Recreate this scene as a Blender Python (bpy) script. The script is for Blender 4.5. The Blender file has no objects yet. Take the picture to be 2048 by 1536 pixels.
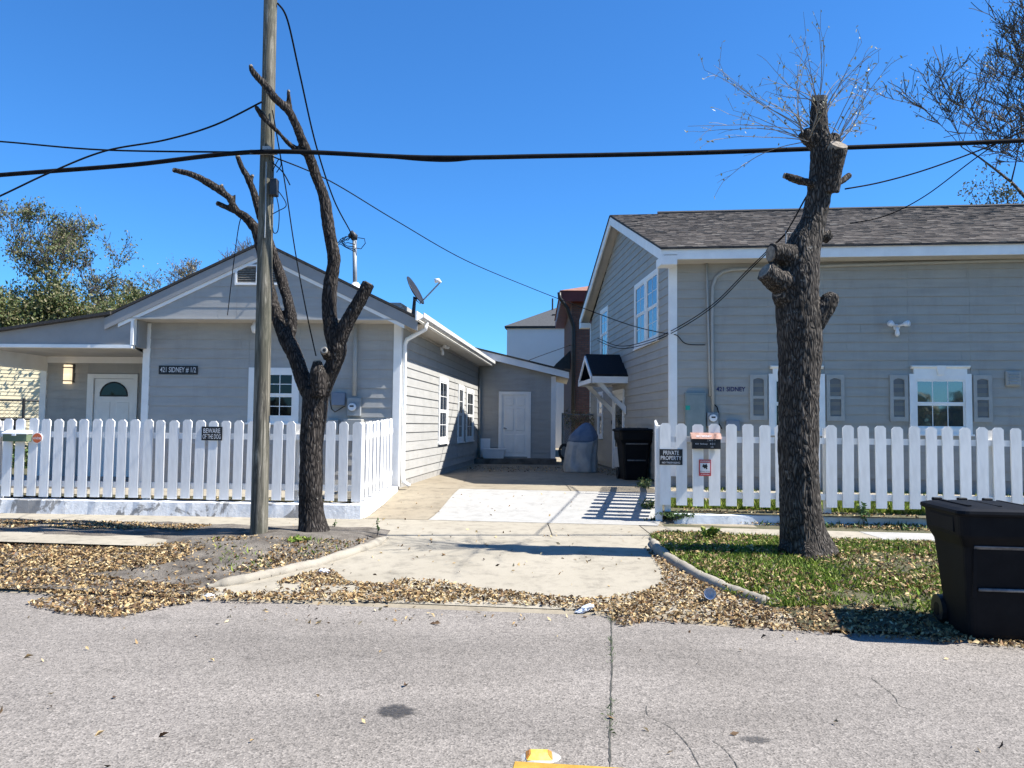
import bpy, bmesh, math, random
import numpy as np
from mathutils import Vector, Matrix, Quaternion, noise as mnoise
R = random.Random(7)
NR = np.random.RandomState(11)
SC = bpy.context.scene
COL = SC.collection
# ------------------------------------------------------------------ camera, world, sun, exposure
F = 1560.0; CAMZ = 1.65; PITCH = math.atan(82/F); ROLL = 0.0105
cd = bpy.data.cameras.new('camera'); cam = bpy.data.objects.new('camera', cd); COL.objects.link(cam)
cd.sensor_width = 36; cd.lens = 36*F/2048; cd.clip_end = 3000; cd.clip_start = .05
CM = Matrix.Rotation(math.pi/2+PITCH, 3, 'X') @ Matrix.Rotation(ROLL, 3, 'Z')
cam.matrix_world = Matrix.Translation((0, 0, CAMZ)) @ CM.to_4x4()
SC.camera = cam
SUN_A = math.radians(8.5); SUN_E = math.radians(52)
sdir = Vector((math.cos(SUN_E)*math.cos(SUN_A), -math.cos(SUN_E)*math.sin(SUN_A), math.sin(SUN_E)))
W = bpy.data.worlds.new('World'); SC.world = W; W.use_nodes = True
nt = W.node_tree; sky = nt.nodes.new('ShaderNodeTexSky'); sky.sky_type = 'NISHITA'; sky.sun_disc = False
sky.sun_elevation = SUN_E; sky.sun_rotation = math.atan2(sdir.x, sdir.y)
sky.air_density = 1.0; sky.dust_density = 0.0; sky.ozone_density = 6.0; sky.altitude = 0
tint = nt.nodes.new('ShaderNodeMix'); tint.data_type = 'RGBA'; tint.blend_type = 'MULTIPLY'; tint.inputs[0].default_value = 1; tint.inputs[7].default_value = (.50, 1.06, 1.52, 1)
nt.links.new(sky.outputs[0], tint.inputs[6]); nt.links.new(tint.outputs[2], nt.nodes['Background'].inputs[0]); nt.nodes['Background'].inputs[1].default_value = 0.061
sl = bpy.data.lights.new('sun', 'SUN'); sl.energy = 5.0; sl.angle = math.radians(.53); sl.color = (1, .98, .935)
so = bpy.data.objects.new('sun', sl); COL.objects.link(so); so.rotation_euler = sdir.to_track_quat('Z', 'Y').to_euler(); so.location = (20, -5, 30)
SC.view_settings.view_transform = 'Standard'; SC.view_settings.look = 'None'; SC.view_settings.exposure = 1.2; SC.view_settings.gamma = 1

# ------------------------------------------------------------------ pixel -> place helpers (photo is 2048 x 1536)
def ray(px, py):
    return (CM @ Vector(((px-1024)/F, -(py-768)/F, -1)))
def atY(px, py, Y):
    d = ray(px, py); return Vector((0, 0, CAMZ)) + d*(Y/d.y)
def gp(px, py, z=0.0):
    d = ray(px, py); t = (z-CAMZ)/d.z; return Vector((0, 0, CAMZ)) + d*t

# ------------------------------------------------------------------ materials
def nodes(name):
    m = bpy.data.materials.new(name); m.use_nodes = True
    t = m.node_tree; return m, t, t.nodes['Principled BSDF']
def N(t, typ, **k):
    n = t.nodes.new(typ)
    for a, b in k.items():
        if a.startswith('i_'): n.inputs[a[2:].replace('_', ' ')].default_value = b
        else: setattr(n, a, b)
    return n
def coords(t, stretch=(1, 1, 1), kind='Object'):
    tc = N(t, 'ShaderNodeTexCoord'); mp = N(t, 'ShaderNodeMapping'); mp.inputs['Scale'].default_value = stretch
    t.links.new(tc.outputs[kind], mp.inputs[0]); return mp.outputs[0]
def noise(t, co, scale, detail=6, rough=.6, dist=0):
    n = N(t, 'ShaderNodeTexNoise'); n.inputs['Scale'].default_value = scale; n.inputs['Detail'].default_value = detail
    n.inputs['Roughness'].default_value = rough; n.inputs['Distortion'].default_value = dist
    t.links.new(co, n.inputs['Vector']); return n.outputs[0]
def ramp(t, fac, stops):
    r = N(t, 'ShaderNodeValToRGB'); e = r.color_ramp.elements
    while len(e) < len(stops): e.new(.5)
    for k, (p, c) in enumerate(stops):
        e[k].position = p; e[k].color = (c if len(c) == 4 else (*c, 1)) if not isinstance(c, (int, float)) else (c, c, c, 1)
    t.links.new(fac, r.inputs[0]); return r.outputs[0]
def mix(t, fac, a, b, mode='MIX'):
    n = N(t, 'ShaderNodeMix', data_type='RGBA', blend_type=mode)
    for k, v in ((0, fac), (6, a), (7, b)):
        if isinstance(v, (int, float)): n.inputs[k].default_value = v
        elif isinstance(v, tuple): n.inputs[k].default_value = (*v, 1)
        else: t.links.new(v, n.inputs[k])
    return n.outputs[2]
def bump(t, p, h, strength=.3, dist=.01):
    b = N(t, 'ShaderNodeBump'); b.inputs['Strength'].default_value = strength; b.inputs['Distance'].default_value = dist
    t.links.new(h, b.inputs['Height']); t.links.new(b.outputs[0], p.inputs['Normal'])
def pm(name, c1, c2=None, scale=4, rough=.7, bmp=0, bscale=None, stretch=(1, 1, 1), metal=0, spec=.35, island=0, lo=.35, hi=.65, bdist=.01, vary=0):
    m, t, p = nodes(name); c2 = c2 or c1
    co = coords(t, stretch); n = noise(t, co, scale)
    c = ramp(t, n, [(lo, c1), (hi, c2)])
    if island:
        g = N(t, 'ShaderNodeNewGeometry'); v = ramp(t, g.outputs['Random Per Island'], [(0, 1-island), (1, 1+island)])
        c = mix(t, 1.0, c, v, 'MULTIPLY')
    if vary:
        oi = N(t, 'ShaderNodeObjectInfo'); c = mix(t, 1.0, c, ramp(t, oi.outputs['Random'], [(0, 1-vary), (1, 1+vary)]), 'MULTIPLY')
        c = mix(t, 1.0, c, ramp(t, noise(t, coords(t, (2.2, 2.2, .5)), 1.3, 7, .7), [(.34, .91), (.50, 1.0)]), 'MULTIPLY')
    t.links.new(c, p.inputs['Base Color']); p.inputs['Roughness'].default_value = rough; p.inputs['Metallic'].default_value = metal
    p.inputs['Specular IOR Level'].default_value = spec
    if bmp: bump(t, p, noise(t, co, bscale or scale*6), bmp, bdist)
    return m
def im(name, stops, rough=.7, trans=0):
    m, t, p = nodes(name); g = N(t, 'ShaderNodeNewGeometry')
    c = ramp(t, g.outputs['Random Per Island'], stops); t.links.new(c, p.inputs['Base Color'])
    p.inputs['Roughness'].default_value = rough; p.inputs['Specular IOR Level'].default_value = .25
    if trans:
        tr = N(t, 'ShaderNodeBsdfTranslucent'); t.links.new(c, tr.inputs[0]); ms = N(t, 'ShaderNodeMixShader'); ms.inputs[0].default_value = trans
        t.links.new(p.outputs[0], ms.inputs[1]); t.links.new(tr.outputs[0], ms.inputs[2]); t.links.new(ms.outputs[0], t.nodes['Material Output'].inputs[0])
    return m
M = {}
M['siding'] = pm('grey_siding', (.345, .332, .305), (.385, .37, .342), 2.2, .62, .25, 60, (1, 1, 6), bdist=.004, vary=.02)
M['siding_r'] = pm('grey_siding_two', (.325, .303, .262), (.365, .342, .298), 1.6, .6, .25, 60, (1, 1, 6), bdist=.004, vary=.02)
M['porch_grey'] = pm('porch_grey', (.27, .265, .255), (.31, .305, .295), 2, .65, .1, 40)
M['white'] = pm('white_paint', (.78, .76, .72), (.86, .845, .80), 3, .55, .15, 50, bdist=.004)
M['picket'] = pm('picket_paint', (.72, .70, .66), (.84, .82, .78), 5, .6, .35, 30, (1, 1, .25), bdist=.006, vary=.05)
M['white_plastic'] = pm('white_plastic', (.72, .72, .72), (.78, .78, .78), 3, .4)
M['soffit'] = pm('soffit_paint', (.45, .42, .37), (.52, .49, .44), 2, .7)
M['gutter'] = pm('gutter_metal', (.55, .52, .47), (.68, .66, .62), 4, .5)
M['dark_metal'] = pm('dark_metal', (.03, .03, .032), (.05, .05, .05), 8, .5, metal=.3)
M['grey_metal'] = pm('grey_metal', (.24, .25, .25), (.33, .34, .34), 6, .5, metal=.25)
M['conduit'] = pm('painted_conduit', (.335, .325, .295), (.385, .37, .335), 6, .5)
M['panel_green'] = pm('panel_paint', (.16, .20, .20), (.20, .24, .235), 5, .5)
M['blue_box'] = pm('blue_grey_box', (.15, .18, .23), (.18, .21, .26), 5, .5)
M['cable'] = pm('cable_rubber', (.006, .006, .007), (.012, .012, .013), 9, .85, spec=.08)
M['bin'] = pm('bin_plastic', (.0025, .003, .0045), (.006, .0065, .008), 6, .6, .15, 120, bdist=.003, spec=.14)
M['bin_worn'] = pm('bin_worn', (.09, .09, .095), (.2, .2, .2), 14, .5)
M['copper'] = pm('copper_lid', (.30, .15, .10), (.48, .30, .24), 9, .45, metal=.3)
M['black'] = pm('black_paint', (.012, .012, .013), (.022, .022, .022), 8, .45)
M['print_white'] = pm('print_white', (.62, .62, .62))
M['navy'] = pm('navy_letters', (.02, .02, .09), (.03, .03, .11))
M['red'] = pm('sign_red', (.42, .04, .05), (.5, .07, .07), 8)
M['orange'] = pm('disc_orange', (.55, .12, .045), (.62, .16, .06), 8)
M['sticker'] = pm('sticker_green', (.01, .28, .20), (.02, .33, .25))
M['mail_green'] = pm('mail_green', (.10, .14, .08), (.14, .18, .11), 6, .5)
M['tarp_grey'] = pm('tarp_grey', (.26, .27, .27), (.34, .35, .35), 5, .55, .5, 9, bdist=.02)
M['tarp_blue'] = pm('tarp_blue', (.07, .11, .18), (.12, .16, .23), 5, .5, .5, 9, bdist=.02)
M['dirt'] = pm('bare_soil', (.075, .062, .048), (.19, .165, .135), 3.5, .95, .9, 40, bdist=.03)
M['grass_soil'] = pm('lawn_soil', (.055, .06, .025), (.12, .10, .06), 6, .95, .8, 50, bdist=.02)
M['yellow_house'] = pm('cream_siding', (.62, .52, .33), (.68, .58, .38), 2, .7)
M['stucco'] = pm('white_stucco', (.72, .69, .64), (.76, .73, .68), .6, .85)
M['rust_red'] = pm('red_fascia', (.09, .014, .010), (.13, .022, .016), 3, .5)
M['yellow_paint'] = pm('yellow_road_paint', (.30, .17, .025), (.46, .27, .04), 9, .7, .5, 120, bdist=.005)
M['reflector'] = pm('reflector_amber', (.55, .33, .03), (.7, .5, .15), 14, .3)
M['lens'] = pm('reflector_lens', (.5, .17, .02), (.6, .25, .03), 9, .15, spec=.6)
M['litter'] = pm('litter_white', (.66, .67, .70), (.78, .78, .8), 20, .4)
M['wood_old'] = pm('old_wood', (.07, .06, .05), (.16, .14, .12), 4, .8, .4, 30)
M['cut_wood'] = pm('cut_wood', (.13, .105, .08), (.27, .23, .18), 22, .85)
M['cut_wood_pale'] = pm('cut_wood_pale', (.25, .22, .18), (.5, .46, .4), 22, .85)
M['dead_leaf'] = im('dead_leaf', [(0, (.03, .018, .011)), (.2, (.10, .058, .03)), (.4, (.23, .138, .06)), (.66, (.39, .265, .12)), (.9, (.53, .40, .21)), (.97, (.58, .47, .28)), (1, (.24, .09, .03))], .7, .12)
M['grass'] = im('grass_blade', [(0, (.085, .14, .018)), (.5, (.17, .25, .035)), (.85, (.27, .32, .065)), (1, (.36, .31, .13))], .6, .25)
M['weed'] = im('weed_leaf', [(0, (.05, .10, .03)), (1, (.13, .20, .06))], .6, .2)
M['ivy'] = im('ivy_leaf', [(0, (.035, .06, .02)), (.7, (.09, .15, .045)), (1, (.2, .2, .08))], .5, .15)
M['oak_leaf'] = im('oak_leaf', [(0, (.10, .105, .045)), (.6, (.26, .25, .125)), (1, (.44, .39, .25))], .45, .15)
M['dull_leaf'] = im('dull_leaf', [(0, (.045, .065, .02)), (.5, (.12, .145, .05)), (1, (.24, .20, .11))], .5, .2)
M['pale_leaf'] = im('pale_leaf', [(0, (.11, .105, .05)), (.5, (.24, .22, .12)), (1, (.36, .27, .19))], .5, .25)
M['shoot_bark'] = pm('shoot_bark', (.16, .14, .11), (.26, .23, .19), 9, .8)
M['twig'] = pm('twig_bark', (.05, .04, .032), (.13, .11, .09), 7, .85)
M['shingle'] = im('roof_shingle', [(0, (.062, .051, .042)), (.3, (.088, .073, .060)), (.85, (.115, .096, .080)), (1, (.165, .145, .122))], .9)
M['roof_dark'] = pm('roof_dark', (.035, .033, .032), (.06, .055, .05), 30, .9, .4, 90)
M['roof_black'] = pm('roof_black', (.008, .008, .011), (.016, .016, .02), 30, .9, .4, 90)
M['roof_grey'] = pm('roof_grey', (.045, .046, .048), (.08, .082, .085), 20, .9, .3, 60)
M['roof_red'] = pm('roof_red', (.20, .09, .06), (.30, .16, .12), 12, .9, .3, 60)
def glass_mat(name, col, ior, rough=.03):
    m, t, p = nodes(name); p.inputs['Base Color'].default_value = (*col, 1); p.inputs['Roughness'].default_value = rough; p.inputs['IOR'].default_value = ior
    co = coords(t, (1, 1, 1)); bump(t, p, noise(t, co, 1.7, 2), .08, .02); return m
M['glass'] = glass_mat('window_glass', (.006, .008, .010), 1.42)
M['glass_bright'] = glass_mat('window_glass_bright', (.035, .045, .05), 2.7)
M['blind'] = pm('window_blind', (.5, .5, .5), (.58, .58, .58), 4)
def lamp_glass():
    m, t, p = nodes('lantern_glass'); co = coords(t, (1, 1, 7)); c = ramp(t, noise(t, co, 1.4, 2), [(.35, (.8, .62, .40)), (.7, (1, .82, .55))])
    t.links.new(c, p.inputs['Base Color']); t.links.new(c, p.inputs['Emission Color']); p.inputs['Emission Strength'].default_value = .55; return m
M['lantern'] = lamp_glass()
def asphalt():
    m, t, p = nodes('asphalt_aggregate'); co = coords(t)
    base = ramp(t, noise(t, co, .55, 5), [(.3, (.190, .167, .143)), (.7, (.238, .211, .184))])
    sp = N(t, 'ShaderNodeTexVoronoi'); sp.inputs['Scale'].default_value = 95; t.links.new(co, sp.inputs['Vector'])
    s2 = N(t, 'ShaderNodeSeparateColor'); t.links.new(sp.outputs['Color'], s2.inputs[0])
    c = mix(t, 1.0, base, ramp(t, s2.outputs[0], [(0, .48), (.3, .87), (.8, 1.08), (1, 1.38)]), 'MULTIPLY')
    c = mix(t, 1.0, c, ramp(t, noise(t, co, 16, 4), [(.3, .84), (.7, 1.12)]), 'MULTIPLY')
    c = mix(t, 1.0, c, ramp(t, noise(t, coords(t, (.25, 1.2, 1)), .8, 3), [(.3, .78), (.6, 1.05)]), 'MULTIPLY')
    c = mix(t, 1.0, c, ramp(t, noise(t, co, 2.6, 6, .7), [(.28, .72), (.42, 1.0)]), 'MULTIPLY')
    t.links.new(c, p.inputs['Base Color']); p.inputs['Roughness'].default_value = .88; p.inputs['Specular IOR Level'].default_value = .25
    bump(t, p, sp.outputs['Distance'], .55, .006); return m
M['asphalt'] = asphalt()
def concrete(name, c1, c2, dark=.72):
    m, t, p = nodes(name); co = coords(t)
    c = ramp(t, noise(t, co, .9, 7, .65), [(.3, c1), (.7, c2)])
    c = mix(t, 1.0, c, ramp(t, noise(t, co, 5, 8, .7), [(.28, dark), (.5, 1.0), (.8, 1.06)]), 'MULTIPLY')
    c = mix(t, 1.0, c, ramp(t, noise(t, co, 90, 3), [(.3, .9), (.7, 1.06)]), 'MULTIPLY')
    t.links.new(c, p.inputs['Base Color']); p.inputs['Roughness'].default_value = .85; p.inputs['Specular IOR Level'].default_value = .25
    bump(t, p, noise(t, co, 70, 5), .3, .004); return m
M['conc_tan'] = concrete('concrete_tan', (.285, .25, .19), (.345, .305, .238), .62)
M['conc_old'] = concrete('concrete_old', (.225, .185, .13), (.30, .255, .185), .6)
M['conc_white'] = concrete('concrete_white', (.315, .30, .272), (.365, .35, .32), .76)
M['kerb'] = concrete('kerb_concrete', (.26, .23, .18), (.34, .30, .24), .65)
M['foundation'] = concrete('foundation_concrete', (.30, .285, .26), (.36, .34, .31))
def peeling():
    m, t, p = nodes('peeling_paint'); co = coords(t)
    a = noise(t, co, 1.6, 9, .68, .8); f = ramp(t, a, [(.435, 0.0), (.465, 1.0)])
    g = ramp(t, noise(t, co, 5, 6), [(.3, (.22, .215, .205)), (.7, (.31, .30, .285))]); w = ramp(t, noise(t, co, 9, 6), [(.3, (.62, .62, .61)), (.7, (.80, .80, .79))])
    t.links.new(mix(t, f, g, w), p.inputs['Base Color']); p.inputs['Roughness'].default_value = .75; bump(t, p, noise(t, co, 9, 10, .75), .8, .02); return m
M['peel'] = peeling()
M['wall_white'] = pm('kerb_wall_white', (.55, .58, .58), (.72, .74, .74), 3, .7, .5, 14, bdist=.015)
def polewood():
    m, t, p = nodes('weathered_pole'); co = coords(t, (13, 13, .9))
    c = ramp(t, noise(t, co, 1.5, 8, .7, 1.2), [(.32, (.018, .016, .012)), (.46, (.07, .062, .046)), (.56, (.155, .138, .105)), (.68, (.34, .305, .25))])
    c2 = mix(t, ramp(t, noise(t, coords(t, (1, 1, .8)), 1.1, 3), [(.4, 0.), (.7, .4)]), c, (.085, .095, .055))
    t.links.new(c2, p.inputs['Base Color']); p.inputs['Roughness'].default_value = .9; bump(t, p, noise(t, co, 1.6, 8, .7, 1.), .9, .010); return m
M['pole'] = polewood()
def bark(name, a, b, c):
    m, t, p = nodes(name); co = coords(t, (1, 1, .24))
    v = N(t, 'ShaderNodeTexVoronoi'); v.feature = 'DISTANCE_TO_EDGE'; v.inputs['Scale'].default_value = 34
    nz = N(t, 'ShaderNodeTexNoise'); nz.inputs['Scale'].default_value = 9; t.links.new(co, nz.inputs['Vector'])
    t.links.new(mix(t, .11, co, nz.outputs['Color'], 'ADD'), v.inputs['Vector'])
    col = ramp(t, v.outputs['Distance'], [(0, a), (.10, b), (.38, c)])
    col = mix(t, 1.0, col, ramp(t, noise(t, coords(t), 3.0, 5), [(.3, .6), (.7, 1.2)]), 'MULTIPLY')
    col = mix(t, ramp(t, noise(t, coords(t), 13, 4, .7), [(.62, 0.), (.72, .55)]), col, (.30, .28, .24))
    t.links.new(col, p.inputs['Base Color']); p.inputs['Roughness'].default_value = .9; p.inputs['Specular IOR Level'].default_value = .2
    bump(t, p, v.outputs['Distance'], 1.0, .03); return m
M['bark_l'] = bark('bark_dark', (.006, .0055, .005), (.030, .024, .020), (.085, .072, .062))
M['bark_r'] = bark('bark_brown', (.009, .0075, .006), (.045, .037, .03), (.125, .107, .09))
def brickm():
    m, t, p = nodes('brown_brick'); co = coords(t); sx = N(t, 'ShaderNodeSeparateXYZ'); t.links.new(co, sx.inputs[0])
    ad = N(t, 'ShaderNodeMath', operation='ADD'); t.links.new(sx.outputs[0], ad.inputs[0]); t.links.new(sx.outputs[1], ad.inputs[1])
    cb = N(t, 'ShaderNodeCombineXYZ'); t.links.new(ad.outputs[0], cb.inputs[0]); t.links.new(sx.outputs[2], cb.inputs[1])
    b = N(t, 'ShaderNodeTexBrick'); b.inputs['Scale'].default_value = 1; b.inputs['Brick Width'].default_value = .22; b.inputs['Row Height'].default_value = .085; b.inputs['Mortar Size'].default_value = .011
    b.inputs['Color1'].default_value = (.12, .05, .033, 1); b.inputs['Color2'].default_value = (.175, .08, .055, 1); b.inputs['Mortar'].default_value = (.08, .06, .05, 1)
    t.links.new(cb.outputs[0], b.inputs['Vector']); t.links.new(b.outputs[0], p.inputs['Base Color']); p.inputs['Roughness'].default_value = .9; bump(t, p, b.outputs['Fac'], .5, -.01); return m
M['brick'] = brickm()

# ------------------------------------------------------------------ mesh + object helpers
WLOC = {}
def wl(o): return WLOC.get(o.name, Vector((0, 0, 0))) if o else Vector((0, 0, 0))
def tag(o, label=None, cat=None, group=None, kind=None):
    if label: o['label'] = label
    if cat: o['category'] = cat
    if group: o['group'] = group
    if kind: o['kind'] = kind
    return o
def thing(name, loc, label, cat, group=None):
    o = bpy.data.objects.new(name, None); COL.objects.link(o); o.location = loc; o.empty_display_size = .2
    WLOC[o.name] = Vector(loc); return tag(o, label, cat, group)
class MB:
    def __init__(s): s.v = []; s.f = []
    def hexa(s, p):      # p: bottom 4 (ccw), top 4
        b = len(s.v); s.v += [tuple(q) for q in p]
        s.f += [(b, b+3, b+2, b+1), (b+4, b+5, b+6, b+7)] + [(b+i, b+(i+1) % 4, b+4+(i+1) % 4, b+4+i) for i in range(4)]; return s
    def box(s, c, size, rot=None):
        hx, hy, hz = size[0]/2, size[1]/2, size[2]/2; c = Vector(c)
        P = [Vector((a*hx, b*hy, d*hz)) for d in (-1, 1) for a, b in ((-1, -1), (1, -1), (1, 1), (-1, 1))]
        return s.hexa([c+(rot @ q if rot else q) for q in P])
    def prism(s, A, B):   # two matching polygons
        b = len(s.v); n = len(A); s.v += [tuple(q) for q in A]+[tuple(q) for q in B]
        s.f += [tuple(b+i for i in reversed(range(n))), tuple(b+n+i for i in range(n))]
        s.f += [(b+i, b+(i+1) % n, b+n+(i+1) % n, b+n+i) for i in range(n)]; return s
    def quad(s, *p):
        b = len(s.v); s.v += [tuple(q) for q in p]; s.f.append(tuple(range(b, b+len(p)))); return s
    def tube(s, pts, rad, n=8, cap=True):
        pts = [Vector(q) for q in pts]; b0 = len(s.v); up = None
        if isinstance(rad, (int, float)): rad = [rad]*len(pts)
        for i, q in enumerate(pts):
            d = (pts[min(i+1, len(pts)-1)]-pts[max(i-1, 0)]).normalized()
            if up is None: up = d.orthogonal().normalized()
            up = (up-d*up.dot(d)).normalized(); sd = d.cross(up)
            for k in range(n):
                a = 2*math.pi*k/n; s.v.append(tuple(q+(up*math.cos(a)+sd*math.sin(a))*rad[i]))
        for i in range(len(pts)-1):
            for k in range(n):
                s.f.append((b0+i*n+k, b0+i*n+(k+1) % n, b0+(i+1)*n+(k+1) % n, b0+(i+1)*n+k))
        if cap: s.f.append(tuple(b0+k for k in reversed(range(n)))); s.f.append(tuple(b0+(len(pts)-1)*n+k for k in range(n)))
        return s
    def mesh(s, name, off=Vector((0, 0, 0))):
        me = bpy.data.meshes.new(name); me.from_pydata([(x-off[0], y-off[1], z-off[2]) for x, y, z in s.v], [], s.f); return me
    def build(s, name, mat, parent=None, smooth=False, bevel=0, loc=None, kind=None):
        base = wl(parent) if parent else (Vector(loc) if loc is not None else Vector((0, 0, 0)))
        me = s.mesh(name, base); me.materials.append(M[mat] if isinstance(mat, str) else mat)
        o = bpy.data.objects.new(name, me); COL.objects.link(o); WLOC[o.name] = base.copy()
        if parent: o.parent = parent
        else: o.location = base
        bm = bmesh.new(); bm.from_mesh(me); bmesh.ops.recalc_face_normals(bm, faces=bm.faces)
        if bevel: bmesh.ops.bevel(bm, geom=bm.edges[:], offset=bevel, segments=1, affect='EDGES')
        bm.to_mesh(me); bm.free()
        if smooth:
            me.polygons.foreach_set('use_smooth', [True]*len(me.polygons))
        if kind: o['kind'] = kind
        return o
class Fr:   # a vertical wall frame: s along the wall, z up, o outwards
    def __init__(s, O, d):
        s.O = Vector((O[0], O[1])); s.d = Vector(d).normalized(); s.n = Vector((s.d.y, -s.d.x))
    def P(s, a, z, o=0):
        q = s.O+s.d*a+s.n*o; return Vector((q.x, q.y, z))
    def sz(s, px, py, o=0):
        d = ray(px, py); O = s.O+s.n*o; c = Vector((0, 0, CAMZ))
        t = ((O.x)*s.n.x+(O.y)*s.n.y)/(d.x*s.n.x+d.y*s.n.y); q = c+d*t
        return (q.x-O.x)*s.d.x+(q.y-O.y)*s.d.y, q.z
    def box(s, mb, a0, a1, z0, z1, o0, o1):
        return mb.hexa([s.P(a0, z0, o0), s.P(a1, z0, o0), s.P(a1, z0, o1), s.P(a0, z0, o1), s.P(a0, z1, o0), s.P(a1, z1, o0), s.P(a1, z1, o1), s.P(a0, z1, o1)])
    def poly(s, mb, pts, o0, o1):
        return mb.prism([s.P(a, z, o0) for a, z in pts], [s.P(a, z, o1) for a, z in pts])
def one(name, mat, fn, parent=None, **k):
    mb = MB(); fn(mb); return mb.build(name, mat, parent, **k)
def fbox(fr, name, mat, parent, a0, a1, z0, z1, o0, o1, **k):
    mb = MB(); fr.box(mb, a0, a1, z0, z1, o0, o1); return mb.build(name, mat, parent, **k)
def siding(fr, parent, a0, a1, z0, z1, ex, mat, openings=(), lo=None, hi=None, butt=.021, top=.005, o=0.0, pieces=True):
    z = z0; k = 0
    while z < z1-.02:
        ze = min(z+ex, z1); lap = min(ze+.012, z1)
        cuts = [a0+.0]
        if pieces:
            x = a0+R.uniform(1.2, 3.6)
            while x < a1-.5: cuts.append(x); x += 3.66
        cuts.append(a1)
        wob = R.uniform(-.002, .003)
        for pa, pb in zip(cuts[:-1], cuts[1:]):
            br = sorted({pa, pb, *[q for op in openings for q in op[:2] if pa < q < pb]})
            for sa, sb in zip(br[:-1], br[1:]):
                mid = (sa+sb)/2; iv = [(z, lap)]
                for op in openings:
                    if op[0] <= mid <= op[1]:
                        iv = [w for (p, q) in iv for w in ((p, min(q, op[2])), (max(p, op[3]), q)) if w[1]-w[0] > .004]
                for (p, q) in iv:
                    la, lb = (lo(p) if lo else -1e9), (lo(q) if lo else -1e9); ha, hb = (hi(p) if hi else 1e9), (hi(q) if hi else 1e9)
                    s0, s1, t0, t1 = max(sa, la), min(sb, ha), max(sa, lb), min(sb, hb)
                    if s1-s0 < .01: continue
                    if t1 < t0: t0 = t1 = (t0+t1)/2
                    g = .0015
                    ob = lambda zz: o+butt+wob+(top-butt)*(zz-z)/ex
                    mb = MB(); mb.hexa([fr.P(s0+g, p, o), fr.P(s1-g, p, o), fr.P(s1-g, p, ob(p)), fr.P(s0+g, p, ob(p)), fr.P(t0+g, q, o), fr.P(t1-g, q, o), fr.P(t1-g, q, ob(q)), fr.P(t0+g, q, ob(q))]); mb.build('siding_board', mat, parent)
        z = ze; k += 1
def text(name, body, mat, parent, pos, right, up, height, width=None, bold=0.0, align='CENTER', loc=None, extrude=.0015):
    cu = bpy.data.curves.new(name, 'FONT'); cu.body = body; cu.size = 1; cu.align_x = align; cu.align_y = 'CENTER'; cu.offset = bold; cu.extrude = 0
    cu.resolution_u = 3; to = bpy.data.objects.new('tmp', cu); COL.objects.link(to); bpy.context.view_layer.update()
    me = bpy.data.meshes.new_from_object(to); bpy.data.objects.remove(to)
    xs = [v.co.x for v in me.vertices]; ys = [v.co.y for v in me.vertices]; w, h = max(xs)-min(xs), max(ys)-min(ys)
    cx, cy = (max(xs)+min(xs))/2, (max(ys)+min(ys))/2; sy = height/h; sx = (width/w) if width else sy
    pos = Vector(pos); right = Vector(right).normalized(); up = Vector(up).normalized(); nrm = right.cross(up)
    base = wl(parent) if parent else Vector(loc if loc is not None else (0, 0, 0))
    for v in me.vertices: v.co = pos-base+right*((v.co.x-cx)*sx)+up*((v.co.y-cy)*sy)+nrm*extrude
    me.name = name; me.materials.clear(); me.materials.append(M[mat])
    o = bpy.data.objects.new(name, me); COL.objects.link(o)
    if parent: o.parent = parent
    else: o.location = base
    return o
def window(fr, house, a0, a1, z0, z1, trim=.09, o=.03, rail=.5, mx=2, my=1, mat='glass', sill=True, name='window', head=None, wmat='white'):
    mb = MB(); tb = trim if sill else trim
    fr.box(mb, a0, a0+trim, z0, z1, -.02, o); fr.box(mb, a1-trim, a1, z0, z1, -.02, o)
    fr.box(mb, a0+trim, a1-trim, z1-trim, z1, -.02, o-.002); fr.box(mb, a0+trim, a1-trim, z0, z0+trim, -.02, o-.002)
    w = mb.build(name, wmat, house)
    if sill: fbox(fr, 'sill', wmat, w, a0-.03, a1+.03, z0-.035, z0, -.01, o+.025)
    ia, ib, ja, jb = a0+trim, a1-trim, z0+trim, z1-trim; zm = ja+(jb-ja)*rail; sf = .035
    for q, (p, r, off) in enumerate(((zm, jb, .020), (ja, zm, .010))):
        mb = MB()
        fr.box(mb, ia, ia+sf, p, r, -.02, off+.008); fr.box(mb, ib-sf, ib, p, r, -.02, off+.008)
        fr.box(mb, ia+sf, ib-sf, p, p+sf, -.02, off+.007); fr.box(mb, ia+sf, ib-sf, r-sf, r, -.02, off+.007)
        mb.build('sash', wmat, w)
        fbox(fr, 'pane', mat, w, ia+sf, ib-sf, p+sf, r-sf, -.02, off-.004)
        for k in range(1, mx+1):
            x = ia+sf+(ib-ia-2*sf)*k/(mx+1); fbox(fr, 'muntin', wmat, w, x-.007, x+.007, p+sf, r-sf, -.01, off)
        for k in range(1, my+1):
            y = p+sf+(r-p-2*sf)*k/(my+1); fbox(fr, 'muntin', wmat, w, ia+sf, ib-sf, y-.007, y+.007, -.01, off-.001)
    return w
def struct(o, label, cat): return tag(o, label, cat, kind='structure')

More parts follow.
